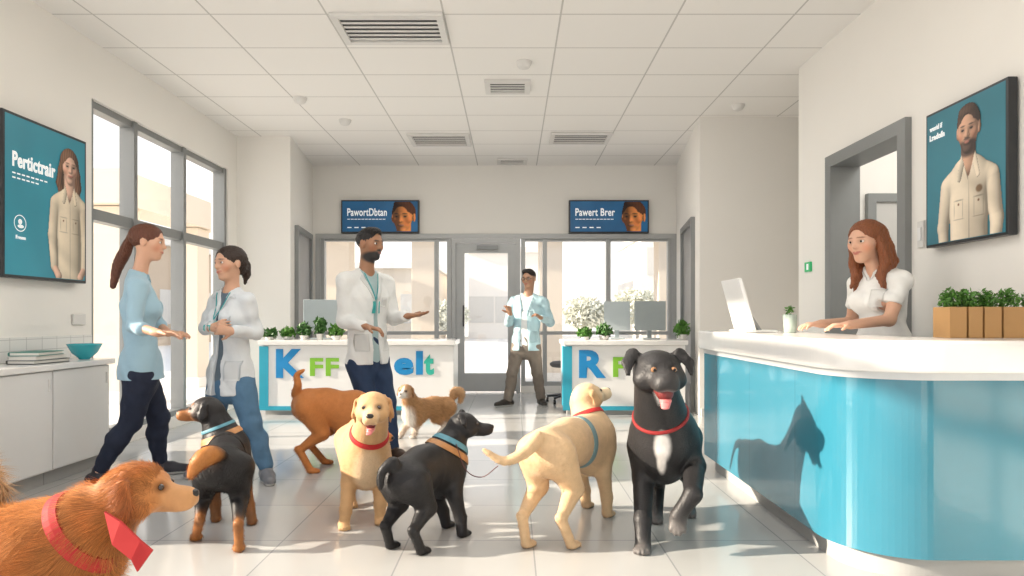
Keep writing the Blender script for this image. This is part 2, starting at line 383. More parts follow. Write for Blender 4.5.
w.mk('door_leaf',M_framel,parent=dr)
MB().box((xa+.12,9.525,.28),(xb-.12,9.535,2.0)).mk('glass_pane',M_glass,parent=dr)
MB().box((xa+.10,9.44,.95),(xa+.12,9.46,1.25)).box((xa+.10,9.46,.97),(xa+.12,9.5,.99)).box((xa+.10,9.46,1.21),(xa+.12,9.5,1.23)).mk('door_handle',M_dark,parent=dr)
MB().box((-.5,9.42,2.05),(-.2,9.5,2.10)).mk('door_closer',M_frame,parent=dr)
M_door=mat('grey_door',(.30,.30,.30),.5)
def sidedoor(n,p0,p1,out):
    p0=V(*p0,0);p1=V(*p1,0);u=nz(p1-p0);nn=V(*out,0)
    L=np.linalg.norm(p1-p0)
    def q(a,b,z0,z1,d0,d1,w,mi=0): w.prism([tuple((p0+u*s_+nn*d_)[:2]) for s_,d_ in ((a,d0),(b,d0),(b,d1),(a,d1))],z0,z1,mi)
    w=MB(); q(-.07,0,0,2.22,-.02,.05,w); q(L,L+.07,0,2.22,-.02,.05,w); q(0,L,2.15,2.22,-.02,.05,w); o=st(w.mk('door_%d'%n,M_frame))
    w=MB(); q(0,L,0.01,2.15,-.02,.015,w); w.mk('door_leaf',M_door,parent=o)
    w=MB(); q(L-.12,L-.02,1.0,1.03,.02,.07,w); w.mk('door_handle',M_dark,parent=o)
sidedoor(2,(-2.70,8.3),(-2.80,9.15),(1,.12)); sidedoor(3,(2.09,7.62),(2.22,8.55),(-1,.14))
w=MB(); t=.09
w.box((2.46,4.161,0),(2.69,4.16+t,2.329)).box((2.46,5.23-t,0),(2.69,5.229,2.329)).box((2.46,4.16+t,2.33-t),(2.69,5.23-t,2.329))
st(w.mk('trim_2',M_frame))
w=MB().box((3.0,5.60,0),(3.07,5.649,2.12)).box((3.75,5.60,0),(3.82,5.649,2.12)).box((3.07,5.60,2.05),(3.75,5.649,2.12)); o=st(w.mk('door_4',M_frame))
MB().box((3.07,5.62,0.01),(3.75,5.648,2.05)).mk('door_leaf',mat('pale_door',(.55,.54,.52),.5),parent=o)
M_vent=mat('vent_white',(.72,.71,.69),.5); M_slot=mat('vent_dark',(.06,.06,.06),.8)
def vent(px0,px1,py0,py1,lab,n=9):
    D1=FP*2.18/(HZ-py0); D2=FP*2.18/(HZ-py1); Dm=(D1+D2)/2; x0=(px0-512)*Dm/FP; x1=(px1-512)*Dm/FP
    w=MB(); t=.05; z=CZ-.025
    w.box((x0,D1,z),(x1,D1+t,CZ-.002)).box((x0,D2-t,z),(x1,D2,CZ-.002)).box((x0,D1+t,z),(x0+t,D2-t,CZ-.002)).box((x1-t,D1+t,z),(x1,D2-t,CZ-.002))
    o=w.mk('ceiling_vent',M_vent); top(o,lab,'vent','air vents in the ceiling')
    MB().box((x0+t,D1+t,CZ-.006),(x1-t,D2-t,CZ-.002)).mk('vent_opening',M_slot,parent=o)
    w=MB(); k=n
    for i in range(k):
        y=D1+t+(D2-D1-2*t)*(i+.5)/k; hw=(D2-D1-2*t)/k*.22; w.box((x0+t,y-hw,z+.012),(x1-t,y+hw,z+.016))
    w.mk('louvers',M_vent,parent=o)
vent(338,446,12,42,'large rectangular white louvred air vent in ceiling',6)
vent(485,530,79,92,'small square white ceiling air vent',4)
vent(410,470,133,145,'wide white louvred ceiling air vent',5); vent(550,610,132,143,'wide white louvred ceiling air vent',5); vent(497,527,158,163,'small white ceiling air vent near the back wall',3)
for px,py in ((524,62),(738,105),(300,98),(345,120)):
    D=FP*2.18/(HZ-py); c=((px-512)*D/FP,D,CZ-.05)
    top(MB().lathe(c,[(.02,-.01),(.045,0),(.06,.02),(.07,.05)],20).mk('smoke_detector',M_vent),'small round white smoke detector on the ceiling','detector','smoke detectors')
# ---------------------------------------------------------------- PEOPLE PARTS
def head_build(S,Hs,hc,look,H,skin,hcol,style,fem,beard,lips,pony=None,smile=0):
    r,f,u=fr3(look); P=lambda a,b,c:hc+(r*a+f*b+u*c)*H; FR=[r,f,u]; fs=.94 if fem else 1.
    S.ell(P(0,-.08,.30),np.array([.66,.82,.68])*H,FR,k=.02); S.ell(P(0,.17,-.20),np.array([.52*fs,.58,.66])*H,FR,k=.03)
    S.ell(P(0,.46,-.78),np.array([.22*fs,.2,.15])*H,FR,k=.04); S.cone(P(0,.68,.12),P(0,.88,-.2),.05*H,.085*H,.02*H/.11)
    S.ell(P(0,.60,.2),np.array([.42,.17,.08])*H,FR,k=.02); S.ell(P(0,.68,-.47),np.array([.2,.12,.085])*H,FR,k=.015)
    for s_ in (-1,1):
        S.ell(P(.10*s_,.76,-.2),.065*H,k=.008); S.ell(P(.38*s_,.43,-.12),.2*H,k=.03); S.ell(P(.66*s_,-.05,-.02),np.array([.07,.17,.26])*H,FR,k=.01)
        S.blob(P(.27*s_,.78,.225),np.array([.17,.3,.035])*H,tuple(np.array(hcol)*.8+.02),FR,.6); S.blob(P(.27*s_,.72,.04),np.array([.17,.25,.12])*H,tuple(np.array(skin)*.75),FR,.8)
        S.blob(P(.4*s_,.55,-.25),.2*H,(skin[0]*1.05,skin[1]*.85,skin[2]*.8),soft=1.2)
        S.blob(P(.14*s_,.80,-.465+.03*smile),np.array([.1,.2,.045])*H,lips,FR,.4)
    if beard: 
        S.blob(P(0,.30,-.72),np.array([.62,.8,.40])*H,tuple(np.array(hcol)*1.2+.015),FR,.3); S.blob(P(0,.85,-.345),np.array([.26,.25,.06])*H,tuple(np.array(hcol)*1.2+.015),FR,.4)
    S.blob(P(0,.84,-.49),np.array([.15,.18,.07])*H,lips,FR,.4)
    if style=='short':
        Hs.ell(P(0,-.11,.34),np.array([.68,.84,.68])*H,FR,k=.02); Hs.ell(P(.05,.26,.84),np.array([.44,.44,.17])*H,FR,k=.04); Hs.ell(P(.15,.50,.80),np.array([.30,.17,.15])*H,FR,k=.03)
    else: Hs.ell(P(0,-.12,.34),np.array([.72,.88,.71])*H,FR,k=.02)
    fc=P(0,.98,-.22 if style!='short' else -.12); rr=np.array([.60,.76,.90])*H
    def face(X,Y,Z):
        x=X-fc[0];y=Y-fc[1];z=Z-fc[2]; q=0
        for i in range(3): a=FR[i]; q=q+((x*a[0]+y*a[1]+z*a[2])/rr[i])**2
        return (1-np.sqrt(q))*rr[0]
    def under(X,Y,Z):
        x=X-hc[0];y=Y-hc[1];z=Z-hc[2]; zz=(x*u[0]+y*u[1]+z*u[2])/H; ff=(x*f[0]+y*f[1]+z*f[2])/H
        return np.maximum(-(zz+.50),np.minimum(-(zz-.0),(ff+.12)))*H
    Hs.W=lambda X,Y,Z:.0035*np.sin(X*420+3*np.sin(Z*35))*np.sin(Y*420+2*np.sin(Z*30))
    if style=='long':
        Hs.cut(face)
        for s_ in (-1,1):
            for (a0,l0) in ((-.25,-2.5),(-.55,-2.8),(-.02,-2.1)):
                pts=[P(.50*s_,a0,.5),P(.70*s_,a0-.05,-.3),hc+r*.80*s_*H+f*(a0-.22)*H-UP*1.0*H,hc+r*.62*s_*H+f*(a0-.12)*H-UP*1.6*H,hc+r*.78*s_*H+f*(a0-.0)*H+UP*l0*H]
                Hs.chain(pts,[.16*H,.20*H,.22*H,.19*H,.07*H],.10*H)
        Hs.chain([P(0,-.8,.3),hc-f*.8*H-UP*.6*H,hc-f*.8*H-UP*2.4*H],[.5*H,.48*H,.2*H],.25*H)
    elif style=='short': Hs.cut(face); Hs.cut(under)
    else:
        Hs.cut(face)
        if style=='pony': Hs.cut(lambda X,Y,Z:np.where(((X-hc[0])*f[0]+(Y-hc[1])*f[1])>-.3*H,under(X,Y,Z),-1))
        if style=='pony':
            pp=spline([P(0,-.85,.35)]+pony,12)
            for i in range(len(pp)-1):
                t=i/(len(pp)-1); rr_=.020+.016*math.sin(math.pi*min(1,t*1.15)); Hs.cone(pp[i],pp[i+1],rr_,rr_*.95,.01)
        if style=='bun':
            back=lambda X,Y,Z:np.where(((X-hc[0])*f[0]+(Y-hc[1])*f[1])>-.25*H,under(X,Y,Z),-1)
            Hs.cut(back)
            Hs.ell(P(0,-.60,-.15),np.array([.46,.34,.45])*H,FR,k=.05); Hs.ell(P(0,-.98,-.1),np.array([.28,.26,.3])*H,FR,k=.03)
            Hs.chain([P(0,-1.0,-.15),P(.1,-1.12,-.55),P(.1,-1.0,-1.1)],[.2*H,.18*H,.07*H],.03)
    return P,FR
# ---------------------------------------------------------------- SCREENS & POSTERS
M_teal=mat('screen_teal',(.02,.21,.28),.35,emit=.2,var=.35,nscale=1.5); M_navy=mat('screen_blue',(.008,.085,.20),.3,emit=.3,var=.5,nscale=3)
M_wtxt=mat('white_print',(.85,.87,.88),.5,emit=.25,var=.01)
M_pic=vmat('printed_picture',.45,bump=0,var=.06,nscale=30,emit=.12)
def ellp(cx,cy,rx,ry,n=24,a0=0,a1=2*math.pi): return [(cx+rx*math.cos(a0+(a1-a0)*i/n),cy+ry*math.sin(a0+(a1-a0)*i/n)) for i in range(n)]
def textline(o,org,u,v,nn,x,z,n,wd,h,gap):
    w=MB()
    for k in range(n): w.plane2d(org,u,v,[(x+k*(wd+gap),z),(x+k*(wd+gap)+wd,z),(x+k*(wd+gap)+wd,z+h),(x+k*(wd+gap),z+h)],.003,nn)
    w.mk('text_line',M_wtxt,parent=o)
def picture(o,org,u,v,nn,x0,x1,z0,z1,cx,cz,H,skin,hair,style,beard,look,step,bust=True,shirt=(.60,.50,.37),light=(-.6,-.7,.5),amb=.30,dif=.85,lf=.8):
    hc=V(cx,0,cz); S=SD(skin); Hs=SD(hair); P,FR=head_build(S,Hs,hc,look,H,skin,hair,style,not beard,beard,(.42,.17,.13)); Hs.W=None
    S.cone(P(0,-.1,-.5),hc-UP*1.45*H,.42*H,.45*H,.1*H)
    for s_ in (-1,1): S.blob(P(.27*s_,.74,.05),np.array([.10,.3,.05])*H,(.03,.02,.02),FR,.3)
    C=SD(shirt); k=.3*H; y=V(0,-1,0); Q=lambda a,b,c:hc+V(a*lf,b,c)*H
    C.cone(Q(-1.45,.15,-2.0),Q(1.45,.15,-2.0),.42*H,.42*H,k); C.cone(Q(0,.1,-2.2),Q(0,.1,-6.6),1.55*lf*H,1.4*lf*H,k,(y,.6))
    C.cone(Q(-.7,.1,-1.7),Q(.7,.1,-1.7),.36*H,.36*H,k)
    for s_ in (-1,1):
        C.chain([Q(1.75*s_,.15,-2.15),Q(2.15*s_,.2,-3.9),Q(1.95*s_,-.2,-5.6)],[.44*H,.36*H,.28*H],.10*H)
        S.cone(Q(1.95*s_,-.2,-5.6),Q(1.4*s_,-.9,-6.1),.2*H,.24*H,.1*H)
        C.chain([Q(.42*s_,-.35,-1.1),Q(.75*s_,-.78,-1.95)],[.16*H,.13*H],.03*H,(nz(V(-.5*s_,-1,.3)),.5),tuple(np.array(shirt)*.9))
        dkc=tuple(np.array(shirt)*.55)
        for (bx_,bz,rx,rz) in ((.8,-2.85,.34,.025),(.8,-3.65,.34,.02),(.45,-3.25,.02,.4),(1.15,-3.25,.02,.4)): C.blob(Q(bx_*s_,-.8,bz),np.array([rx,1.4,rz])*H,dkc,soft=.5)
        C.blob(Q(.8*s_,-.8,-3.02),np.array([.06,1.4,.06])*H,(.2,.1,.05),soft=.4)
    if beard: C.blob(Q(.85,-.8,-2.55),np.array([.20,1.4,.16])*H,(.28,.17,.09),soft=.4)
    C.blob(Q(.05,-.8,-4.5),np.array([.025,1.4,2.6])*H,tuple(np.array(shirt)*.5),soft=.5)
    def vee(X,Y,Z): return np.minimum(((Z-(hc[2]-2.1*H))*.36)-np.abs(X-hc[0]),-(Y-0.1*H)+0*X)
    C.cut(vee)
    L_=[S,Hs]+([C] if bust else [])
    nx=int((x1-x0)/step); nzz=int((z1-z0)/step); gx=np.linspace(x0,x1,nx); gz=np.linspace(z0,z1,nzz)
    A,B=np.meshgrid(gx,gz,indexing='ij'); p=np.stack([A.ravel(),np.full(A.size,-2.2*H),B.ravel()],1)
    t=np.zeros(len(p)); al=np.ones(len(p),bool); f=lambda q:np.min([s.ev(q) for s in L_],0)
    for i in range(26):
        q=p[al].copy(); q[:,1]+=t[al]; dd=f(q); t[al]+=np.clip(dd,-.2*H,.6*H)*.9; al=al&(t<4.2*H)
    hit=al.copy(); q=p.copy(); q[:,1]+=t; qh=q[hit]; fs_=np.array([s.ev(qh) for s in L_]); wh=fs_.argmin(0); e=.03*H; f0=fs_.min(0)
    N=np.stack([f(qh+V(e,0,0))-f0,f(qh+V(0,e,0))-f0,f(qh+V(0,0,e))-f0],1); N/=np.linalg.norm(N,axis=1)[:,None]+1e-9
    c=np.zeros((len(qh),3))
    for i,s in enumerate(L_):
        m=wh==i
        if m.any(): c[m]=s.colors(qh[m],.08*H)
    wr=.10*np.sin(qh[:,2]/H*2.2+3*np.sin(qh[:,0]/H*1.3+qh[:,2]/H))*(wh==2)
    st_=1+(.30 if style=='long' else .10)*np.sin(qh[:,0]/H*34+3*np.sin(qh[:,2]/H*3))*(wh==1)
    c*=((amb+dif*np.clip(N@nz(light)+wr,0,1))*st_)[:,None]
    col=np.zeros((len(p),3)); col[hit]=c
    fl=hit.reshape(nx,nzz); id_=np.arange(nx*nzz).reshape(nx,nzz); ok=fl[:-1,:-1]&fl[1:,:-1]&fl[1:,1:]&fl[:-1,1:]
    fc=np.stack([id_[:-1,:-1][ok],id_[1:,:-1][ok],id_[1:,1:][ok],id_[:-1,1:][ok]],1)
    used=np.unique(fc); rm=-np.ones(len(p),int); rm[used]=np.arange(len(used)); vs=org+np.outer(p[used,0],u)+np.outer(p[used,2],v)+nn*.0045
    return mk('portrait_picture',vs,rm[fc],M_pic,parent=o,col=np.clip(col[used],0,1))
y0,y1,z0,z1=4.20,5.03,1.33,2.40
o=MB().box((-3.29,y0,z0),(-3.22,y1,z1)).mk('wall_screen',M_dark,bevel=.005); top(o,'large teal advertising screen with a portrait mounted on the wall','screen')
org=V(-3.22,y0+.02,z0+.02); u=V(0,1,0); v=UP; nn=V(1,0,0); ww,hh=y1-y0-.04,z1-z0-.04
MB().plane2d(org,u,v,[(0,0),(ww,0),(ww,hh),(0,hh)],.0015,nn).mk('display',M_teal,parent=o)
text('lettering','Pertictrair',org+u*.06+v*.70+nn*.003,u,v,.40,.10,M_wtxt,o,bold=.025)
textline(o,org,u,v,nn,.06,.655,8,.03,.01,.012); textline(o,org,u,v,nn,.06,.625,6,.03,.01,.012)
w=MB(); a=ellp(.13,.34,.055,.055,32); b=ellp(.13,.34,.049,.049,32)
for i in range(32): j=(i+1)%32; w.plane2d(org,u,v,[a[i],a[j],b[j],b[i]],.003,nn)
w.plane2d(org,u,v,ellp(.13,.35,.018,.018,16),.003,nn).plane2d(org,u,v,ellp(.135,.32,.028,.012,16),.003,nn)
w.mk('logo',M_wtxt,parent=o)
text('small_lettering','Fream',org+u*.09+v*.235+nn*.003,u,v,.085,.025,M_wtxt,o,bold=.01)
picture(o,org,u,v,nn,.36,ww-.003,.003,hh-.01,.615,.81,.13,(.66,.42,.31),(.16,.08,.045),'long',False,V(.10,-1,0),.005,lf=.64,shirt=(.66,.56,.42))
y0,y1,z0,z1=3.27,3.92,1.48,2.26
o=MB().box((2.44,y0,z0),(2.49,y1,z1)).mk('wall_screen',M_dark,bevel=.005); top(o,'teal framed portrait poster of a bearded man on the wall','poster')
org=V(2.44,y1-.015,z0+.015); u=V(0,-1,0); nn=V(-1,0,0); ww,hh=y1-y0-.03,z1-z0-.03
MB().plane2d(org,u,v,[(0,0),(ww,0),(ww,hh),(0,hh)],.0015,nn).mk('display',mat('poster_teal',(.04,.21,.28),.5,var=.3,nscale=2),parent=o)
text('lettering','wwrid if',org+u*.03+v*.655+nn*.003,u,v,.11,.03,M_wtxt,o,bold=.01); text('lettering','Lradofn',org+u*.03+v*.60+nn*.003,u,v,.13,.035,M_wtxt,o,bold=.02)
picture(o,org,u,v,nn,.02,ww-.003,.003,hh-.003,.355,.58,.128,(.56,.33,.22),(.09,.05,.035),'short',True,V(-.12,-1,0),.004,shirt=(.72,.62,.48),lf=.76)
for (a,b,s_,lab) in ((341,419,'PawortDbtan','wide blue advertising screen on back wall beside entrance'),(569,649,'Pawert Brer','wide blue advertising screen above the second desk')):
    p0=W(a,233,9.42); p1=W(b,200,9.42)
    o=MB().box((p0[0],9.42,p0[2]),(p1[0],9.495,p1[2])).mk('wall_screen',M_dark,bevel=.004); top(o,lab,'screen','blue screens on the back wall')
    org=V(p0[0]+.02,9.42,p0[2]+.02); u=V(1,0,0); nn=V(0,-1,0); ww=p1[0]-p0[0]-.04; hh=p1[2]-p0[2]-.04
    MB().plane2d(org,u,v,[(0,0),(ww,0),(ww,hh),(0,hh)],.0015,nn).mk('display',M_navy,parent=o)
    text('lettering',s_,org+u*.07+v*.22+nn*.003,u,v,.56,.11,M_wtxt,o,bold=.02)
    textline(o,org,u,v,nn,.07,.17,11,.04,.01,.01)
    for k in range(4): textline(o,org,u,v,nn,.07+.1*k,.05,1,.06,.015,.04)
    picture(o,org,u,v,nn,ww-.38,ww-.01,.005,hh-.005,ww-.20,.20,.235,(.90,.32,.09),(.10,.03,.01),'short',False,V(-.25,-1,0),.008,bust=False,light=(.8,-.5,.3),amb=.15)
top(MB().box((-3.295,4.98,1.02),(-3.28,5.12,1.10)).mk('power_socket',M_vent,bevel=.004),'white double power socket on the wall','socket')
o=top(MB().box((2.485,4.02,1.50),(2.499,4.08,1.66)).mk('light_switch',M_vent,bevel=.003),'white light switch panel beside the doorway','switch')
MB().box((2.478,4.035,1.54),(2.486,4.065,1.62)).mk('rocker',M_white,parent=o)
o=top(MB().box((2.485,5.54,1.46),(2.499,5.65,1.54)).mk('exit_sign',mat('sign_green',(.02,.35,.12),.4,emit=.3)),'small green safety sign on the wall by doorway','sign')
MB().box((2.483,5.575,1.475),(2.4855,5.61,1.525)).mk('sign_symbol',M_wtxt,parent=o)
# ---------------------------------------------------------------- LEFT CABINETS
M_cab=mat('cabinet_white',(.76,.76,.75),.4,var=.02); M_kick=mat('kick_grey',(.38,.38,.37),.6)
xf=-2.96
ys=[3.0,3.68,4.26,4.86]
for i in range(3):
    a,b=ys[i],ys[i+1]
    o=top(empty('cabinet_unit',(-3.13,(a+b)/2,0)),'low white cabinet unit with flat door under worktop','cabinet','low white cabinets along the wall')
    MB().box((-3.29,a+.003,.09),(xf,b-.003,.735)).mk('cabinet_body',M_cab,parent=o)
    MB().box((-3.28,a+.004,0),(xf-.04,b-.004,.09)).mk('plinth',M_kick,parent=o)
    d=MB().box((xf+.001,a+.006,.10),(xf+.02,b-.006,.73)).mk('door',M_cab,parent=o,bevel=.003)
    MB().box((xf+.02,b-.045,.60),(xf+.028,b-.035,.68)).mk('handle',M_vent,parent=d)
top(MB().box((-3.295,2.98,.737),(xf+.04,4.90,.775)).mk('worktop',M_slab,bevel=.004),'long white worktop over the low cabinets','worktop')
st(MB().box((-3.299,4.0,.776),(-3.285,5.2,.94)).mk('trim_3',gridmat('splash_tiles',(.78,.78,.76),(.55,.55,.54),[(1,.15,0,.02),(2,.075,.775,.03)],rough=.25)))
c=V(-3.06,4.76,.776)
top(MB().lathe(c,[(.035,0),(.04,.01),(.08,.045),(.108,.10),(.112,.11),(.104,.108),(.07,.045),(.02,.02)],32).mk('bowl',mat('teal_ceramic',(.02,.42,.50),.2,coat=.5),smooth=True),'teal glazed ceramic bowl on the white worktop','bowl')
bc=[(.05,.06,.06),(.6,.6,.57),(.05,.22,.18)]
for i in range(3):
    o=top(empty('book',(-3.10,4.35,.776+i*.026)),['dark covered book at bottom of stack','pale covered book in the middle of stack','dark green book on top of stack'][i],'book','books stacked on the worktop')
    z=.776+i*.026; r=.08*i-.05
    MB().box((-3.19,4.20,z),(-3.01,4.52-.02*i,z+.004),rot=r).box((-3.19,4.20,z+.021),(-3.01,4.52-.02*i,z+.025),rot=r).box((-3.194,4.20,z+.004),(-3.19,4.52-.02*i,z+.021),rot=r,c=V(-3.1,4.36-.01*i,0)).mk('cover',mat('book_cover_%d'%i,bc[i],.5),parent=o)
    MB().box((-3.185,4.205,z+.0045),(-3.015,4.515-.02*i,z+.0205),rot=r).mk('pages',mat('paper',(.75,.72,.66),.8),parent=o)
# ---------------------------------------------------------------- BACK DESKS
M_blue=mat('letter_blue',(.01,.24,.55),.4,var=.03); M_green=mat('letter_green',(.22,.50,.04),.4,var=.03); M_bt=mat('teal_trim',(.03,.36,.50),.35); M_tg=mat('letter_teal',(.03,.42,.33),.4,var=.03)
def desk(x0,x1,lab):
    o=top(empty('reception_desk',((x0+x1)/2,7.55,0)),lab,'desk','white lettered reception desks')
    MB().box((x0+.02,7.32,.06),(x1-.02,7.88,.77)).mk('desk_body',M_white,parent=o,bevel=.01)
    MB().box((x0+.05,7.36,0),(x1-.05,7.85,.059)).mk('plinth',M_kick,parent=o)
    MB().box((x0,7.27,.771),(x1,7.92,.825)).mk('desk_top',M_slab,parent=o,bevel=.008)
    MB().box((x0+.0,7.31,.10),(x0+.10,7.5,.76)).box((x0,7.308,.055),(x1-.02,7.33,.10)).mk('teal_edge',M_bt,parent=o)
    return o
def dpt(px,py): return W(px,py,7.315)
U=V(1,0,0)
d1=desk(-2.78,-.62,'white reception desk with blue and green lettering by pillar')
def dtext(s,px0,px1,pyt,pyb,m,par,bold=.03):
    a=dpt(px0,pyb); b=dpt(px1,pyt); text('lettering',s,V(a[0],7.316,a[2]),U,UP,b[0]-a[0],b[2]-a[2],m,par,depth=.004,bold=bold)
dtext('K',276,304,349,378,M_blue,d1,.045); dtext('FF',310,339,358,376,M_green,d1); dtext('el',394,423,351,375,M_blue,d1,.045); dtext('t',424,434,354,375,M_tg,d1,.045)
d2=desk(.56,1.93,'white reception desk with lettering beside the walkway')
dtext('R',579,606,350,378,M_blue,d2,.045); dtext('F',613,627,357,377,M_green,d2)
M_leaf=mat('leaf_green',(.08,.22,.03),.5,var=.5,nscale=20); M_leafd=mat('leaf_dark',(.05,.15,.03),.5,var=.5,nscale=20); M_pot=mat('pot_white',(.7,.68,.65),.5)
def plant(px,D,z,r,h,m,lab,grp,pot=M_pot,s=.028,n=240,seed=1):
    x=(px-512)*D/FP; o=top(empty('potted_plant',(x,D,z)),lab,'plant',grp)
    MB().lathe((x,D,z+.001),[(r*.45,0),(r*.6,h*.28),(r*.52,h*.28),(r*.4,h*.24)],20).mk('pot',pot,parent=o)
    leaves('foliage',(x,D,z+h*.60),(r*1.0,r*.75,h*.48),n,s,m,parent=o,seed=seed,updir=1.2)
    MB().tube([(x,D,z+h*.25),(x+.005,D,z+h*.6)],.006).mk('stem',M_leafd,parent=o)
for i,(px,D,r,h) in enumerate(((270,7.42,.095,.12),(288,7.45,.09,.13),(304,7.42,.08,.18),(336,7.42,.09,.17),(320,7.42,.07,.24),(585,7.42,.09,.13),(604,7.42,.09,.17),(682,7.6,.09,.20))):
    plant(px,D,.825,r,h,M_leaf if i%2 else M_leafd,'small leafy green potted plant on the desk','plants on the reception desks',seed=i)
def monitor(px,D,z,w_,h_,yaw,lab,m,tilt=0,name='computer_monitor'):
    x=(px-512)*D/FP; c=V(x,D,z); o=top(empty(name,c),lab,'monitor')
    ca,sa=math.cos(yaw),math.sin(yaw)
    def R(pts): return [(x+a*ca-b*sa, D+a*sa+b*ca, z+c_) for a,b,c_ in pts]
    def bx(a,b,nm,mm,tl=0,bev=.004,zc=0):
        w=MB().box(a,b); w.v=[(p[0],p[1]+(p[2]-zc)*tl,p[2]) for p in w.v]; w.v=R(w.v); return w.mk(nm,mm,parent=o,bevel=bev)
    bx((-w_*.28,-.08,.001),(w_*.28,.10,.015),'base',m); bx((-.025,.02,.015),(.025,.05,.16),'neck',m)
    bx((-w_/2,-.02,.10),(w_/2,.02,.10+h_),'display_housing',m,tilt,zc=.1); bx((-w_/2+.015,.0205,.115),(w_/2-.015,.024,.10+h_-.015),'display',M_black,tilt,0,.1)
    return o
M_monw=mat('monitor_shell',(.42,.48,.50),.35)
monitor(322,7.76,.825,.42,.36,.10,'pale grey desk monitor seen from behind on desk',M_monw)
monitor(617,7.80,.825,.30,.34,-.05,'pale grey desk monitor seen from behind on desk',M_monw); monitor(650,7.66,.825,.36,.34,.05,'grey desk monitor beside another monitor on desk',mat('mon_grey',(.30,.34,.35),.4))
cx,cy=.66,8.42
o=top(empty('office_stool',(cx,cy,0)),'rolling office stool with castors beside the desk','stool')
w=MB()
for k in range(5):
    a=k*2*math.pi/5+.3; w.tube([(cx,cy,.10),(cx+.22*math.cos(a),cy+.22*math.sin(a),.075)],[.02,.014])
w.tube([(cx,cy,.10),(cx,cy,.45)],.02); w.mk('stool_frame',M_dark,parent=o)
for k in range(5):
    a=k*2*math.pi/5+.3; p=V(cx+.22*math.cos(a),cy+.22*math.sin(a),.03)
    MB().tube([p-V(.015,0,0),p+V(.015,0,0)],.03,14).mk('castor',M_black,parent=o)
MB().lathe((cx,cy,.45),[(.15,0),(.18,.02),(.18,.05),(.15,.07)],24).mk('seat',mat('seat_grey',(.15,.15,.16),.7),parent=o)
# ---------------------------------------------------------------- MAIN COUNTER
def footprint(off):
    x=1.37-off; yn=2.66-off; R=.34+off
    pts=[(x+.0,4.74+off),(x,yn+R)]
    for i in range(1,24):
        a=math.pi+ (math.pi/2)*i/23; pts.append((x+R+R*math.cos(a),yn+R+R*math.sin(a)))
    pts+=[(2.49,yn),(2.49,3.08+off),(2.0,3.08+off),(1.86+off,3.2+off),(1.86+off,4.74+off)]
    return pts
M_cblue=gridmat('counter_blue',(.035,.195,.275),(.02,.13,.19),[(1,.62,.12,.004)],rough=.20,var=.03,coat=.5)
o=top(empty('reception_counter',(1.7,3.6,0)),'curved reception counter with glossy blue front and white top','counter')
MB().prism(footprint(0),.10,.82).mk('counter_body',M_cblue,parent=o)
MB().prism(footprint(-.06),0,.10).mk('plinth',M_kick,parent=o)
MB().prism(footprint(.035),.85,.98).mk('counter_top',M_slab,parent=o,bevel=.012)
MB().prism(footprint(.004),.82,.85).mk('shadow_gap',mat('gap_white',(.6,.62,.63),.4),parent=o)
x0=(748-512)*4.25/FP
o=top(empty('tablet_display',(x0,4.25,.981)),'white slanted display screen standing on the counter','display')
w=MB().box((-.10,-.15,.001),(.10,.15,.014)); w.v=[(x0+.03+p[0],4.25+p[1],.981+p[2]) for p in w.v]; w.mk('base',M_white,parent=o,bevel=.004)
w=MB().box((-.012,-.17,.0),(.012,.17,.32)); w.v=[(x0-.02+p[0]-p[2]*.28,4.25+p[1]-p[0]*.2,.995+p[2]) for p in w.v]; w.mk('display_housing',M_white,parent=o,bevel=.005)
w=MB().box((-.01,-.03,.0),(.01,.03,.17)); w.v=[(x0+.07+p[0]-p[2]*.65,4.25+p[1],.99+p[2]) for p in w.v]; w.mk('stand',M_framel,parent=o)
x1=(790-512)*4.05/FP
o=top(empty('glass_cup',(x1,4.05,.981)),'small clear glass cup holding greenery on counter','cup')
MB().lathe((x1,4.05,.981),[(.035,0),(.042,.11),(.038,.11),(.032,.006)],20).mk('cup',mat('cup_pale',(.45,.55,.48),.15,spec=.7),parent=o,smooth=True)
leaves('greenery',(x1,4.05,1.115),(.03,.03,.03),40,.015,M_leaf,parent=o,seed=8)
M_wood=mat('planter_wood',(.50,.28,.11),.6,var=.25,nscale=5,bump=.1,bscale=40,stretch=(1,1,8))
for i,(a,b) in enumerate(((950,968),(969,984),(985,1003),(1004,1030),(1031,1060))):
    D=2.98; xa=(a-512)*D/FP; xb=(b-512)*D/FP-.006
    if i==4: xb=min(xb,2.47)
    o=top(empty('planter_box',((xa+xb)/2,D+.06,.981)),'small light wooden planter box with green herbs on counter','planter','wooden herb planters on the counter')
    MB().box((xa,D,.981),(xb,D+.012,1.12)).box((xa,D+.108,.981),(xb,D+.12,1.12)).box((xa,D+.012,.981),(xa+.008,D+.108,1.12)).box((xb-.008,D+.012,.981),(xb,D+.108,1.12)).mk('box',M_wood,parent=o)
    MB().box((xa+.008,D+.012,.985),(xb-.008,D+.108,1.105)).mk('soil',mat('soil',(.05,.03,.02),.9),parent=o)
    leaves('herbs',((xa+xb)/2,D+.06,1.15),((xb-xa)*.46,.055,.055),420,.011,M_leaf,parent=o,seed=20+i)
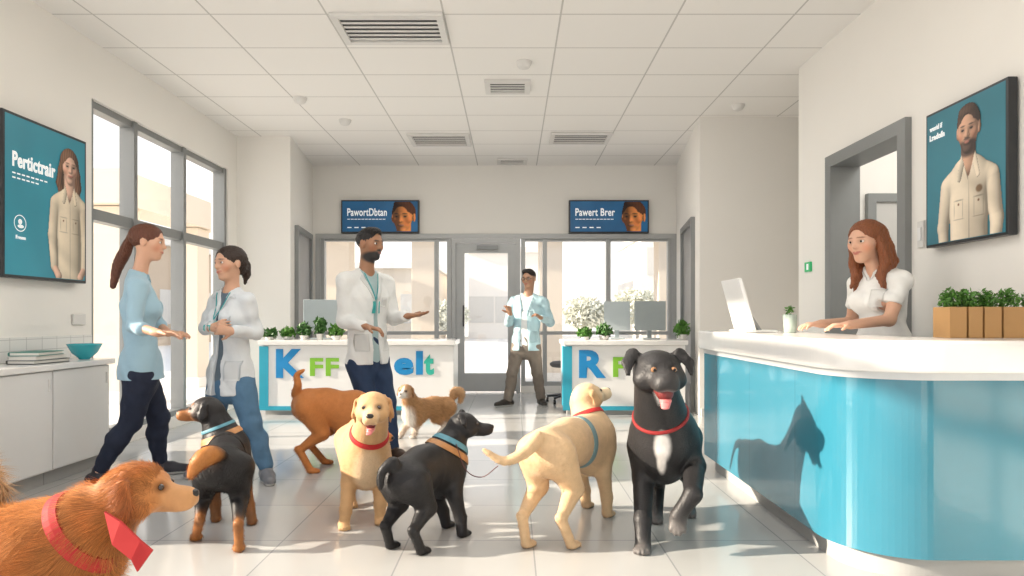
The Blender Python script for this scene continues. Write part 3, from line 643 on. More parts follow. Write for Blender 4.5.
# ---------------------------------------------------------------- PEOPLE
M_skin=vmat('skin',.5,bump=.04,bscale=150,var=.05,sub=.12); M_cloth=vmat('cloth',.8,bump=.5,bscale=9,var=.05,nscale=10,sheen=.2,bdist=.03)
M_hair=vmat('hair',.45,bump=.7,bscale=60,var=.45,nscale=60,stretch=(3,3,.4)); M_denim=vmat('denim',.85,bump=.6,bscale=9,var=.18,nscale=18,bdist=.03); M_shoe=vmat('shoe_leather',.5,bump=.1,var=.1)
def hand(S,w,d,n,side,curl,c=None,s=1.0):
    d=nz(d); n=nz(n-d*np.dot(n,d)); l=np.cross(n,d)*side
    S.cone(w-d*.02,w+d*.03*s,.023*s,.028*s,.015,(n,.7)); S.cone(w+d*.03*s,w+d*.082*s,.032*s,.038*s,.012,(n,.42))
    L=[.070,.078,.074,.058]
    for i in range(4):
        p=w+d*(.088-(.008 if i==3 else 0))*s+l*(.029-.0195*i)*s; a=curl*.35+.05*i*curl; dirn=nz(d+l*(.12-.08*i))
        for j,fr_ in enumerate((.45,.3,.25)):
            q=p+(dirn*math.cos(a)+n*math.sin(a))*L[i]*fr_*s; S.cone(p,q,(.0093-.001*j)*s,(.0087-.001*j)*s,.005); p=q; a+=curl*(.55+.1*j)
    p=w+d*.025*s+l*.028*s; dr_=nz(d*.75+l*.75+n*.35)
    q=p+dr_*.042*s; S.cone(p,q,.014*s,.011*s,.01); q2=q+nz(dr_+d*.5+n*curl*.4)*.034*s; S.cone(q,q2,.0108*s,.0085*s,.005)
def person(o):
    front=nz(V(*o['front'],0)); lat=np.cross(front,UP); sc=o.get('sc',1.0); fem=o.get('fem',False)
    pel=W(*o['pel']); nb=W(*o['neck']); hc=W(*o['head'])
    sw=(.150 if fem else .185)*sc; shc=nb-UP*.075; sh={'R':shc+lat*sw,'L':shc-lat*sw}
    hip={'R':pel+lat*.088-UP*.02,'L':pel-lat*.088-UP*.02}
    el={k:W(*o['el'+k]) for k in 'LR'}; wr={k:W(*o['wr'+k]) for k in 'LR'}
    ft={k:(G(*o['ft'+k]) if len(o['ft'+k])==2 else V(*o['ft'+k])) for k in 'LR'}
    fd={k:nz(V(*o.get('fd'+k,o['front']),0)) for k in 'LR'}
    an={k:ft[k]+UP*.085 for k in 'LR'}
    for k in 'LR':
        for a,b,mx_ in ((sh,el,.31*sc),(el,wr,.27*sc)):
            dv=b[k]-a[k]; L=np.linalg.norm(dv)
            if L>mx_: b[k]=a[k]+dv*mx_/L
    kn={k:lerp(hip[k],an[k],.48)+nz(front+fd[k])*o.get('kb'+k,.03) for k in 'LR'}
    base=V(pel[0],pel[1],0)
    rp=(.155 if fem else .152)*sc; rw=(.110 if fem else .135)*sc; rc=(.130 if fem else .160)*sc; FL=(front,.68)
    wai=lerp(pel,nb,.36); che=lerp(pel,nb,.70)
    def torso(S,e,k=.03,low=0):
        S.cone(pel+UP*.02,wai,rp+e,rw+e,k,FL); S.cone(wai,che,rw+e,rc+e,k,FL); S.cone(che,lerp(che,nb,.55),rc+e,.085+e,k,FL)
        S.cone(sh['L']+lat*.025,sh['R']-lat*.025,.040+e,.040+e,.04)
        S.cone(sh['L']+lat*.05,nb-UP*.01,.033+e,.038+e*.6,.04); S.cone(sh['R']-lat*.05,nb-UP*.01,.033+e,.038+e*.6,.04)
        if fem:
            for s_ in (-1,1): S.ell(che+front*.070-UP*.04+lat*.062*s_,.053+e,k=.04)
    def arm(S,k,e,e2=None,t1=1.0,k_=.02,t0=0):
        e2=e if e2 is None else e2; a=.046*(.84 if fem else 1.04)
        S.cone(sh[k],lerp(sh[k],el[k],min(1,t1)),a+.002+e,a-.006+e,k_)
        if t1>1: S.cone(el[k],lerp(el[k],wr[k],t1-1),a-.007+e,(a-.007)*(2-t1)+.025*(t1-1)+e2,k_)
    def leg(S,k,e,e2,t1=1.0):
        S.cone(hip[k],kn[k],.084*sc+e,.055*sc+e,.03); cm=lerp(kn[k],an[k],.35)-nz(front+fd[k])*.015
        S.cone(kn[k],cm,.052*sc+e,.053*sc+e,.02); S.cone(cm,lerp(cm,an[k],t1),.053*sc+e,.036+e2,.02)
    skin=o['skin']; S=SD(skin); torso(S,-.004); H=o.get('hh',.235)/2; hcol=o['hair']; st_=o.get('style','short'); Hs=SD(hcol)
    for k in 'LR':
        arm(S,k,0,t1=2.0); leg(S,k,0,0); S.cone(an[k],ft[k]+UP*.035,.034,.03,.02); S.cone(ft[k]+UP*.03,ft[k]+fd[k]*.15+UP*.025,.03,.026,.02)
    for k in 'LR':
        hd=nz(V(*o['hd'+k])) if 'hd'+k in o else nz(wr[k]-el[k]); hn=V(*o.get('hn'+k,(0,0,-1))); hand(S,wr[k],hd,hn,(1 if k=='R' else -1)*o.get('hs'+k,1),o.get('curl'+k,.7),s=sc*(.90 if fem else 1))
    P,FR=head_build(S,Hs,hc,V(*o['look']),H,skin,hcol,st_,fem,o.get('beard'),o.get('lips',(.42,.14,.11)),[W(*q) for q in o.get('pony',[])],o.get('smile',0))
    r,f,u=FR
    S.cone(nb-UP*.05,P(0,-.15,-.45),.056 if not fem else .045,.054 if not fem else .043,.03)
    b=S.mk('person',.0065,M_skin,base)
    top(b,o['label'],'person')
    for s_ in (-1,1):
        q=S.march(P(.27*s_,1.4,.05),-f,L=.2)[0]
        e=sphere('eye',q-f*.045*H,np.array([.12,.07,.07])*H,M_eyew,b,FR,8); sphere('iris',q+f*.008*H,np.array([.055,.028,.058])*H,M_black,e,FR,8)
    Hs.mk('hair',.005,M_hair,base,b)
    if o.get('glasses'):
        w=MB()
        for s_ in (-1,1):
            cc=P(.28*s_,.86,.04); w.tube([cc+(r*math.cos(a)*.2+u*math.sin(a)*.15)*H for a in np.linspace(0,2*math.pi,15)],.002,6)
            w.tube([P(.47*s_,.84,.06),P(.68*s_,.0,.08)],.002,6)
        w.tube([P(-.1,.88,.05),P(.1,.88,.05)],.002,6); w.mk('glasses',M_black,parent=b)
    fold=lambda am,fq:(lambda X,Y,Z:am*np.sin(Z*fq+4*np.sin(X*9+Y*7)+X*18)*np.sin(X*23-Y*19+Z*11))
    T=SD(o['trouser']); T.cone(pel-UP*.02,wai,rp+.006,rw+.004,.03,FL); T.W=fold(.004,40)
    for k in 'LR': leg(T,k,.012,o.get('cuff',.022),.93)
    T.mk('trousers',.009,M_denim,base,b)
    for k in 'LR':
        Q=SD(o['shoe']); g=ft[k]; Q.cone(g-fd[k]*.045+UP*.04,g+fd[k]*.07+UP*.042,.04,.044,.02); Q.cone(g+fd[k]*.07+UP*.035,g+fd[k]*.165+UP*.028,.044,.036,.02); Q.cone(g+UP*.05,g+UP*.095,.042,.04,.02)
        Q.cut(lambda X,Y,Z:(.002-Z)+0*X+0*Y); Q.blob(g+fd[k]*.06,np.array([.3,.3,.018]),o.get('sole',(.6,.6,.58)),soft=.2)
        Q.mk('shoe',.006,M_shoe,base,b)
    if 'shirt' in o:
        I=SD(o['shirt']); torso(I,.006); I.cut(lambda X,Y,Z:.056-np.sqrt((X-nb[0]-front[0]*.03)**2+(Y-nb[1]-front[1]*.03)**2+(Z-nb[2]-.03)**2))
        I.mk('shirt',.01,M_cloth,base,b)
    C=SD(o['coat']); torso(C,.018); hz=o['hemz']; C.W=fold(.0065,30)
    hem=V(pel[0],pel[1],hz-.03)
    C.cone(pel+UP*.02,hem,rp+.018,rp+o.get('flare',.03),.03,(front,.74))
    ae=.008 if o.get('slv',1.9)<1 else .012
    for k in 'LR': arm(C,k,ae,ae+.003,o.get('slv',1.9),.02)
    C.cut(lambda X,Y,Z:(hz-Z)+0*X+0*Y)
    C.cut(lambda X,Y,Z:.062-np.sqrt((X-nb[0]-front[0]*.02)**2+(Y-nb[1]-front[1]*.02)**2+(Z-nb[2]-.03)**2))
    if o.get('slv',1.9)<1:
        for k in 'LR':
            ad=nz(el[k]-sh[k]); ce=lerp(sh[k],el[k],o['slv'])
            C.cut(lambda X,Y,Z,ad=ad,ce=ce:np.minimum((X-ce[0])*ad[0]+(Y-ce[1])*ad[1]+(Z-ce[2])*ad[2],.085-np.sqrt((X-ce[0])**2+(Y-ce[1])**2+(Z-ce[2])**2)))
    vz=o.get('vz',nb[2]-.26); m7=lerp(pel,nb,.7)
    def vee(X,Y,Z):
        la=np.abs((X-m7[0])*lat[0]+(Y-m7[1])*lat[1]); fr_=(X-m7[0])*front[0]+(Y-m7[1])*front[1]
        return np.minimum(np.minimum((Z-vz)*.32,.075)-la,fr_-.02)
    C.cut(vee)
    if o.get('open'):
        def slit(X,Y,Z):
            la=np.abs((X-pel[0])*lat[0]+(Y-pel[1])*lat[1]); fr_=(X-pel[0])*front[0]+(Y-pel[1])*front[1]
            return np.minimum(np.minimum(o['open']+np.clip(vz-Z,0,1)*.06-la,fr_),vz-Z+.05)
        C.cut(slit)
    C.mk('coat' if 'shirt' in o else 'tunic',.007,M_cloth,base,b)
    ccol=np.array(o['coat']); lm=mat('trim_%s'%o['id'],tuple(ccol*.86),.8)
    cc=m7
    if 'shirt' in o:
        for s_ in (-1,1):
            z1=nb[2]-cc[2]-.03; z0=vz-cc[2]-.01
            C.decal('lapel',cc,lat,UP,-front,[(s_*.014,z0),(s_*.06,z0+.10),(s_*.105,z1-.03),(s_*.078,z1)],lm,b,off=.006)
        for s_ in (-1,1): C.decal('pocket',V(pel[0],pel[1],hz+.10),lat,UP,-front,[(.06*s_,0),(.15*s_,0),(.15*s_,.13),(.06*s_,.13)],lm,b,off=.003)
        C.decal('chest_pocket',cc,lat,UP,-front,[(-.05,-.07),(-.11,-.07),(-.11,.0),(-.05,.0)],lm,b,off=.004,n=4)
    else:
        C.decal('chest_pocket',cc,lat,UP,-front,[(-.03,-.08),(-.11,-.08),(-.11,.02),(-.03,.02)],lm,b,off=.003)
        for s_ in (-1,1): C.decal('collar',cc,lat,UP,-front,[(s_*.008,vz-cc[2]),(s_*.045,vz-cc[2]+.05),(s_*.085,nb[2]-cc[2]-.04),(s_*.06,nb[2]-cc[2]-.01)],lm,b,off=.006)
    if o.get('badge'):
        I2=SD(); torso(I2,.022)
        for s_ in (-1,1):
            pts=[]
            for t in np.linspace(0,1,9): q=lerp(nb+lat*.06*s_-UP*.02,cc-UP*.02+lat*.01,t); pts.append(q+front*.3)
            h_=I2.march(np.array(pts),-front)+front*.006
            MB().tube(list(h_),.0035,6).mk('lanyard',mat('lanyard_teal',(.02,.30,.32),.6),parent=b)
        C.decal('badge',cc-lat*o.get('bx',0),lat,UP,-front,[(-.03,-.12),(.03,-.12),(.03,-.03),(-.03,-.03)],mat('badge_teal',(.05,.45,.45),.4),b,off=.012,n=3)
    return b
SK1=(.64,.37,.25); SK2=(.58,.34,.23); SKM=(.34,.175,.10)
person(dict(id='a',label='person in pale blue scrub top and navy trousers, hand outstretched',fem=True,front=(.88,.47),pel=(141,372,4.28),neck=(138,275,4.28),head=(148,243,4.28),look=(1,.22,-.05),
  elR=(134,326,4.10),wrR=(158,333,4.0),elL=(156,322,4.45),wrL=(168,333,4.35),hdR=(1,.1,-.05),hdL=(1,0,0),hnR=(0,-.3,-1),curlR=.5,ftR=(99,485),ftL=(160,474),fdR=(1,.1),fdL=(1,.2),kbR=.06,kbL=.05,
  skin=SK1,hair=(.12,.04,.02),style='pony',pony=[(126,250,4.3),(118,266,4.32),(113,286,4.32)],trouser=(.018,.025,.05),cuff=.008,shoe=(.03,.03,.04),coat=(.33,.50,.60),hemz=.68,flare=.03,slv=1.35,vz=1.30))
person(dict(id='b',label='person in white coat and blue jeans with hands clasped',fem=True,sc=.97,front=(-.42,-.9),pel=(231,378,4.45),neck=(232,290,4.45),head=(230,264,4.42),look=(-.55,-.85,-.03),hh=.235,smile=1,
  elR=(206,328,4.5),wrR=(213,328,4.25),elL=(256,333,4.45),wrL=(233,331,4.22),hdR=(.7,-.3,.2),hdL=(-1,-.1,.1),hnR=(.3,1,0),hnL=(.2,1,0),curlR=.9,curlL=.9,ftR=(212,474),ftL=(266,480),fdL=(.5,-.9),fdR=(-.5,-.8),
  skin=SK2,hair=(.03,.017,.012),style='bun',trouser=(.08,.17,.28),cuff=.014,shoe=(.16,.17,.19),coat=(.64,.68,.71),shirt=(.10,.14,.18),hemz=.56,open=.008,badge=True,vz=1.12))
person(dict(id='c',label='bearded person in white coat and dark jeans gesturing with open hand',front=(.72,-.69),pel=(368,360,5.08),neck=(366,271,5.08),head=(370,245,5.06),look=(.92,-.50,-.03),hh=.25,
  elR=(344,322,4.98),wrR=(371,328,4.76),elL=(393,318,5.2),wrL=(409,316,4.95),hdR=(1,-.1,-.2),hdL=(1,-.1,.12),hnL=(0,0,1),hsL=-1,curlL=.25,curlR=.8,ftR=(376,460),ftL=(393,459),fdR=(.6,-.8),fdL=(.8,-.6),
  skin=SKM,hair=(.012,.01,.01),style='short',beard=True,lips=(.25,.10,.08),trouser=(.02,.04,.09),cuff=.014,shoe=(.05,.03,.02),sole=(.1,.08,.06),coat=(.72,.73,.72),shirt=(.34,.45,.46),hemz=.72,open=.010,badge=True,vz=1.20))
person(dict(id='d',label='person in light blue coat standing by the glass entrance',front=(-.25,-.97),pel=(526,345,8.0),neck=(528,295,8.0),head=(529,279,7.98),look=(-.5,-1,-.1),hh=.23,glasses=True,
  elR=(509,322,8.0),wrR=(510,314,7.75),elL=(550,322,8.0),wrL=(541,318,7.80),hdR=(-.2,-.6,.8),hdL=(-.5,-.5,.3),curlR=.8,curlL=.8,ftR=(508,406),ftL=(541,405),fdR=(-.8,-.6),fdL=(.2,-1),
  skin=(.44,.25,.16),hair=(.02,.015,.012),style='short',trouser=(.21,.175,.145),shoe=(.03,.025,.02),coat=(.42,.60,.66),shirt=(.7,.72,.72),hemz=.68,open=.03,vz=1.1))
person(dict(id='e',label='person in white short sleeve tunic working at the counter',fem=True,sc=.96,front=(-.92,-.40),pel=(884,350,3.80),neck=(879,269,3.76),head=(866,242,3.72),look=(-1,-.50,-.12),hh=.24,smile=1,
  elR=(852,322,4.0),wrR=(818,324,3.88),elL=(889,320,3.60),wrL=(848,325,3.52),hdL=(-1,.05,-.05),hdR=(-1,-.1,-.05),curlL=.5,curlR=.6,ftR=(2.10,3.9,0),ftL=(2.13,3.68,0),
  skin=(.66,.39,.27),hair=(.22,.07,.025),style='long',trouser=(.5,.52,.54),shoe=(.6,.6,.6),coat=(.80,.80,.78),hemz=.78,slv=.6,vz=1.28))
# ---------------------------------------------------------------- DOGS
M_fur=vmat('fur_short',.65,bump=.25,bscale=90,var=.15,nscale=30,sheen=.15); M_furl=vmat('fur_strands',.6,bump=0,var=.12,nscale=30); M_furb=vmat('fur_black',.48,bump=.25,bscale=110,var=.35,nscale=20,spec=.4)
M_red=mat('collar_red',(.50,.02,.02),.65); M_tan=mat('collar_tan',(.42,.20,.07),.55,var=.3,nscale=40); M_cblu=mat('collar_blue',(.10,.28,.36),.6,var=.3,nscale=40); M_tongue=mat('tongue_pink',(.72,.22,.22),.3); M_nose=mat('nose_black',(.012,.01,.01),.3); M_harn=mat('harness_grey_blue',(.20,.32,.34),.7); M_brown=mat('eye_brown',(.03,.012,.005),.08,coat=1)
def dog(o):
    c=o['col']; leg=o.get('leg',c); S=SD(c); rc=o['rc']; wi=W(*o['wi']); ru=W(*o['ru']); hc=W(*o['head']); u_=o['u']
    fw=nz(V(wi[0]-ru[0],wi[1]-ru[1],0)); lat=np.cross(fw,UP); lg=o.get('lg',.98)
    r1,r2=rc*.96,rc*.80; a=wi-UP*r1*.95; b=ru-UP*r2*.95; mid=lerp(a,b,.58)+UP*.10*rc
    FL=(lat,o.get('flat',.78)); k=rc*.35
    S.cone(a,mid,r1,rc*.78,k,FL); S.cone(mid,b,rc*.78,r2,k,FL); S.ell(a-UP*.28*rc+fw*.12*rc,[rc*.80,rc*1.0,rc*1.05],[lat,fw,UP],k=k)
    r,f,up=fr3(V(*o['look'])); H=u_; P=lambda x,y,z:hc+(r*x+f*y+up*z)*H; FR=[r,f,up]
    n0=a+UP*.22*rc+fw*.25*rc; n1=hc-f*.45*H-up*.45*H
    S.cone(n0,n1,rc*o.get('nk',.76),H*.92,k)
    ft={q:(G(*o[q]) if len(o[q])==2 else (W(*o[q][:3]) if len(o[q])==4 else V(*o[q]))) for q in ('FL','FR','HL','HR')}
    for q in ('FL','FR'):
        sd=1 if q[1]=='R' else -1; s0=a+lat*sd*rc*o.get('shw',.50)-UP*.30*rc+fw*.1*rc; p=ft[q]; ph=p+UP*rc*.16; L=np.linalg.norm(s0-ph)
        S.ell(s0+UP*.15*rc,[rc*.34,rc*.48,rc*.62],[lat,fw,UP],k=rc*.15)
        if q in o.get('lift',{}):
            e,wv=[W(*z) for z in o['lift'][q]]; ph=p
        else: e=lerp(s0,ph,.36)-fw*.08*L; wv=lerp(s0,ph,.76)+fw*.02*L
        S.chain([s0,e,wv,ph],[rc*.42*lg,rc*.28*lg,rc*.195*lg,rc*.18*lg],rc*.14,col=None); lc=leg
        S.cone(lerp(e,wv,.3),wv,rc*.245*lg,rc*.19*lg,rc*.08,col=lc); S.cone(wv,ph,rc*.19*lg,rc*.17*lg,rc*.08,col=lc); S.ell(wv,rc*.205*lg,k=rc*.06,col=lc)
        pf=fw if q not in o.get('lift',{}) else nz(fw*.4-UP)
        paw(S,ph,pf,lat,rc*min(lg,1.1),o.get('pawc',lc),q in o.get('lift',{}))
    for q in ('HL','HR'):
        sd=1 if q[1]=='R' else -1; s0=b+lat*sd*rc*.42-UP*.05*rc-fw*.05*rc; p=ft[q]; ph=p+UP*rc*.16; L=np.linalg.norm(s0-ph)
        kn=lerp(s0,ph,.42)+fw*.22*L+lat*sd*rc*.06; hk=lerp(s0,ph,.68)-fw*.15*L
        S.cone(s0,kn,rc*.60,rc*.33*lg,rc*.25); S.cone(kn,hk,rc*.33*lg,rc*.165*lg,rc*.12); S.cone(hk,ph,rc*.17*lg,rc*.16*lg,rc*.08,col=leg); S.ell(hk-fw*.03*L+UP*.01,rc*.14,k=rc*.08,col=leg)
        paw(S,ph,fw,lat,rc,o.get('pawc',leg),False)
    tl=[W(*q) for q in o['tail']]; tl=spline([b+UP*.55*rc-fw*.6*rc]+tl,12); n=len(tl); tr=o.get('tr',.03)
    for i in range(n-1):
        t0=i/(n-1);t1=(i+1)/(n-1); g=lambda t:tr*((1.15-.8*t) if not o.get('bushy') else (.8+1.1*math.sin(math.pi*t**.8)-.2*t))
        S.cone(tl[i],tl[i+1],g(t0),g(t1),.012,col=o.get('tailc',c) if t0>.2 else c)
    mc=o.get('muz',c); ml=o.get('ml',1.0); kk=H*.3; jw=o.get('jaw',1.0); mw=o.get('mw',1.0)
    S.ell(P(0,0,.05),np.array([.98*min(jw,1.1),1.08,.90])*H,FR,k=kk)
    S.cone(P(0,.75,-.18),P(0,.75+1.25*ml,-.36),.60*H*mw,.40*H*mw,kk,(up,.85/mw**.5),mc); S.ell(P(0,.75+1.2*ml,-.28),np.array([.40*mw,.42,.34])*H,FR,k=kk*.6,col=mc)
    for s_ in (-1,1):
        S.ell(P(.52*s_*jw,.45,-.35),np.array([.48*jw,.55,.5])*H,FR,k=kk); S.ell(P(.36*s_,.82,.30),np.array([.22,.2,.14])*H,FR,k=.15*H)
        S.ell(P(.22*s_*mw,.8+1.0*ml,-.52),np.array([.24*mw,.5,.28])*H,FR,k=.15*H,col=mc)
        S.blob(P(.42*s_,.98,.14),np.array([.24,.3,.20])*H,tuple(np.array(c)*.45),FR,.8)
        ec=o.get('earc',c); et=o.get('ear','drop')
        if et=='drop':
            S.chain([P(.72*s_,-.12,.62),P(1.06*s_,-.02,.30),P(1.16*s_,.08,-.35),P(1.05*s_,.18,-.85)],[.20*H,.27*H,.36*H,.14*H],.08*H,(nz(r*s_+up*.25),.30),ec)
        elif et=='rose':
            S.chain([P(.70*s_,-.15,.55),P(1.10*s_,-.05,.74),P(1.38*s_,.22,.40),P(1.42*s_,.46,-.10)],[.24*H,.32*H,.29*H,.12*H],.08*H,(nz(f+up*.5+r*s_*.3),.32),ec)
        elif et=='fold':
            S.chain([P(.66*s_,-.15,.65),P(.98*s_,-.1,.80),P(1.22*s_,.12,.35),P(1.20*s_,.25,-.05)],[.22*H,.28*H,.25*H,.1*H],.08*H,(nz(r*s_+up*.5),.4),ec)
    op=o.get('open',0)
    if op: S.cone(P(0,.55,-.68),P(0,.45+1.15*ml,-.72-.5*op),.34*H*mw,.24*H*mw,.06*H,(up,.6),mc)
    else: S.cone(P(0,.6,-.62),P(0,.62+1.0*ml,-.70),.34*H,.24*H,.15*H,(up,.7),mc)
    for bl in o.get('blobs',[]):
        kind,pos,rad,cl=bl[:4]
        pc=P(*pos) if kind=='h' else (a+fw*pos[1]*rc+lat*pos[0]*rc+UP*pos[2]*rc if kind=='b' else ru+fw*pos[1]*rc+lat*pos[0]*rc+UP*pos[2]*rc)
        S.blob(pc,np.array(rad)*(H if kind=='h' else rc),cl,FR if kind=='h' else [lat,fw,UP],bl[4] if len(bl)>4 else .4)
    S.cut(lambda X,Y,Z:(.0-Z)+0*X+0*Y)
    base=V((wi[0]+ru[0])/2,(wi[1]+ru[1])/2,0)
    B=S.mk('dog',o.get('h',.0075),o.get('mat',M_fur),base); top(B,o['label'],'dog')
    es=o.get('es',1.)
    for s_ in (-1,1):
        q=S.march(P(.42*s_,1.9,.14),-f,L=.3)[0]; e=sphere('eye',q-f*.04*H+r*s_*.02*H,np.array([.135,.11,.125])*H*es,o.get('eyem',M_brown),B,FR,8)
        if 'eyem' in o: sphere('pupil',q+f*.07*H*es+r*s_*.02*H,np.array([.06,.03,.06])*H*es,M_black,e,FR,8)
    sphere('nose',P(0,.75+1.58*ml,-.20),np.array([.24*mw,.17,.18])*H,M_nose,B,FR,10)
    MB().tube([P(-.30*mw,.75+1.1*ml,-.66),P(-.2*mw,.75+1.45*ml,-.60),P(0,.75+1.6*ml,-.53),P(.2*mw,.75+1.45*ml,-.60),P(.30*mw,.75+1.1*ml,-.66)],.025*H,6).mk('mouth_line',M_nose,parent=B)
    if op:
        Tn=SD((.72,.2,.2)); Tn.chain([P(0,.9,-.72),P(0,.70+1.2*ml,-.64-.42*op),P(.08,.88+1.3*ml,-.70-.60*op)],[.24*H,.25*H,.18*H],.05*H,(up,.35)); Tn.mk('tongue',.004,M_tongue,base,B)
        Mo=SD((.05,.01,.01)); Mo.cone(P(0,.7,-.62),P(0,.60+1.15*ml,-.62-.18*op),.32*H*mw,.29*H*mw,.05*H); Mo.mk('mouth_interior',.005,mat('mouth_dark',(.16,.02,.02),.4),base,B)
    for (t,hw,m_) in o.get('collar',[]): S.band('collar',lerp(n0,n1,t),n1-n0,hw,m_,B,off=o.get('coff',.005),R=rc*1.2)
    for (t,hw,m_) in o.get('harness',[]): S.band('harness_strap',lerp(a,b,t),fw,hw,m_,B,off=.004,R=rc*1.25)
    if o.get('flap'):
        q=[W(*p) for p in o['flap']]; n=len(q); vv=q+[p+V(0,.008,0) for p in q]
        mk('bandana',np.array(vv),[list(range(n)),list(range(2*n-1,n-1,-1))]+[[i,(i+1)%n,n+(i+1)%n,n+i] for i in range(n)],M_red,parent=B)
    if o.get('fur'):
        n,L,w_=o['fur']; hl=o.get('hlen',.6)
        fur(B,n,L,w_,-fw*.9-UP*.5,M_furl,lift=o.get('lift_f',.35),mask=lambda p:~((np.linalg.norm(p-P(0,1.6,-.3),axis=1)<1.1*H)),lenf=lambda p:np.where(np.linalg.norm(p-P(0,.3,0),axis=1)<1.5*H,hl*.5,1.))
    return B
def paw(S,ph,fw,lat,rc,c,lifted):
    z0=ph-UP*rc*.03 if not lifted else ph
    S.ell(z0+fw*rc*.14-(UP*rc*.03 if not lifted else 0),[rc*.21,rc*.27,rc*.13],[lat,fw,np.cross(lat,fw)],k=rc*.07,col=c)
    for i in range(4): S.ell(z0+fw*rc*(.36 if i in (1,2) else .29)+lat*rc*(-.15+.1*i)-(UP*rc*.05 if not lifted else 0),[rc*.064,rc*.11,rc*.09],[lat,fw,np.cross(lat,fw)],k=rc*.02,col=c)
GOLD=(.52,.19,.045); CREAM=(.68,.47,.27); TANL=(.60,.36,.17); BLK=(.014,.013,.014); TAN=(.42,.17,.05); WH=(.75,.70,.64); OR=(.50,.18,.045)
dog(dict(label='golden retriever wearing a red bandana collar',wi=(40,512,1.9),ru=(-120,515,1.95),head=(136,488,1.9),look=(1,.10,-.03),rc=.17,u=.078,ml=.82,col=GOLD,muz=(.60,.30,.12),
  FL=(-1.26,2.0,0),FR=(-1.22,1.82,0),HL=(-1.85,2.05,0),HR=(-1.8,1.85,0),tail=[(-150,500,1.95),(-100,470,1.97),(-40,470,2.0),(-2,492,2.0)],tr=.04,bushy=True,tailc=(.6,.35,.17),h=.006,ear='drop',earc=(.38,.11,.025),nk=.80,
  collar=[(.50,.017,M_red)],coff=.018,flap=[(104,512,1.75),(120,522,1.74),(140,541,1.735),(152,551,1.735),(137,572,1.725),(131,560,1.725),(112,545,1.73)],fur=(150000,.062,.0010),hlen=.7,lift_f=.42))
dog(dict(label='black and tan dog standing with its back turned, head sideways',wi=(226,430,3.5),ru=(224,446,3.12),head=(207,409,3.52),look=(-1,-.22,-.02),rc=.135,u=.070,ml=.78,col=BLK,leg=TAN,muz=(.36,.14,.04),
  FL=(216,522),FR=(252,525),HL=(196,541),HR=(239,552),tail=[(210,455,2.96),(199,462,2.92),(190,476,2.92)],tr=.021,bushy=True,tailc=(.50,.20,.05),ear='drop',mat=M_furb,lg=.92,nk=.80,
  blobs=[('h',(0,.6,-.6),(.8,.6,.35),TAN),('h',(0,1.5,.0),(.3,.8,.22),(.05,.03,.02)),('h',(.36,.85,.42),(.14,.3,.12),TAN),('h',(-.36,.85,.42),(.14,.3,.12),TAN)],collar=[(.36,.015,M_tan),(.62,.008,M_cblu)],fur=(24000,.016,.001)))
dog(dict(label='reddish brown dog walking behind the person in jeans',wi=(350,393,4.72),ru=(309,389,4.66),head=(374,425,4.62),look=(1,-.3,-.5),rc=.15,u=.07,col=OR,leg=OR,
  FL=(356,463),FR=(346,471),HL=(324,464),HR=(310,473),tail=[(298,385,4.6),(297,375,4.6),(304,370,4.6)],tr=.026,ear='drop',fur=(12000,.016,.0012)))
dog(dict(label='tan labrador with red collar facing forward, mouth open',wi=(366,428,3.56),ru=(359,420,4.05),head=(373,407,3.36),look=(.12,-1,-.04),rc=.145,u=.082,col=TANL,leg=TANL,muz=(.66,.44,.24),
  FR=(344,528),FL=(380,523),HR=(352,506),HL=(390,504),tail=[(352,425,4.2),(350,440,4.3)],tr=.025,ear='drop',open=.95,ml=.85,earc=(.46,.22,.08),blobs=[('b',(0,.9,-.5),(.5,.6,.9),(.72,.52,.32))],collar=[(.42,.012,M_red)],fur=(26000,.010,.0009)))
dog(dict(label='small brown and white shaggy dog standing near the desk',wi=(416,399,5.92),ru=(446,397,6.12),head=(406,391,5.78),look=(-.25,-1,-.05),rc=.11,u=.062,col=(.42,.22,.09),leg=WH,muz=WH,
  FR=(400,438),FL=(414,438),HR=(438,437),HL=(449,433),tail=[(455,392,6.2),(461,393,6.2),(460,402,6.2)],tr=.022,bushy=True,tailc=(.5,.3,.15),ear='drop',earc=(.25,.11,.04),ml=.7,blobs=[('b',(0,.8,-.3),(.8,.7,1.2),WH),('h',(0,.9,.1),(.16,.6,.9),WH)],fur=(12000,.028,.0016)))
dog(dict(label='black dog with tan collar standing in side rear view',wi=(441,439,3.34),ru=(405,457,3.06),head=(463,425,3.42),look=(1,.05,.02),rc=.135,u=.069,ml=.88,col=BLK,leg=BLK,lg=1.02,
  FL=(446,528),FR=(462,537),HL=(390,549),HR=(421,555),tail=[(392,463,2.98),(382,472,2.96),(381,488,2.96)],tr=.026,ear='fold',mat=M_furb,collar=[(.22,.016,M_tan),(.52,.014,M_cblu)],fur=(14000,.010,.0009)))
dog(dict(label='cream labrador with red collar and grey harness seen from behind',wi=(590,414,3.58),ru=(547,428,3.14),head=(586,396,3.68),look=(.70,.40,.22),rc=.150,u=.076,col=CREAM,leg=CREAM,muz=(.75,.58,.38),
  FL=(586,508),FR=(607,517),HL=(526,548),HR=(571,549),tail=[(525,452,2.98),(504,461,2.95),(484,450,2.94)],tr=.028,ear='drop',ml=.80,earc=(.55,.33,.16),nk=.70,flat=.80,collar=[(.60,.012,M_red)],harness=[(.32,.019,M_harn)],fur=(26000,.010,.0009)))
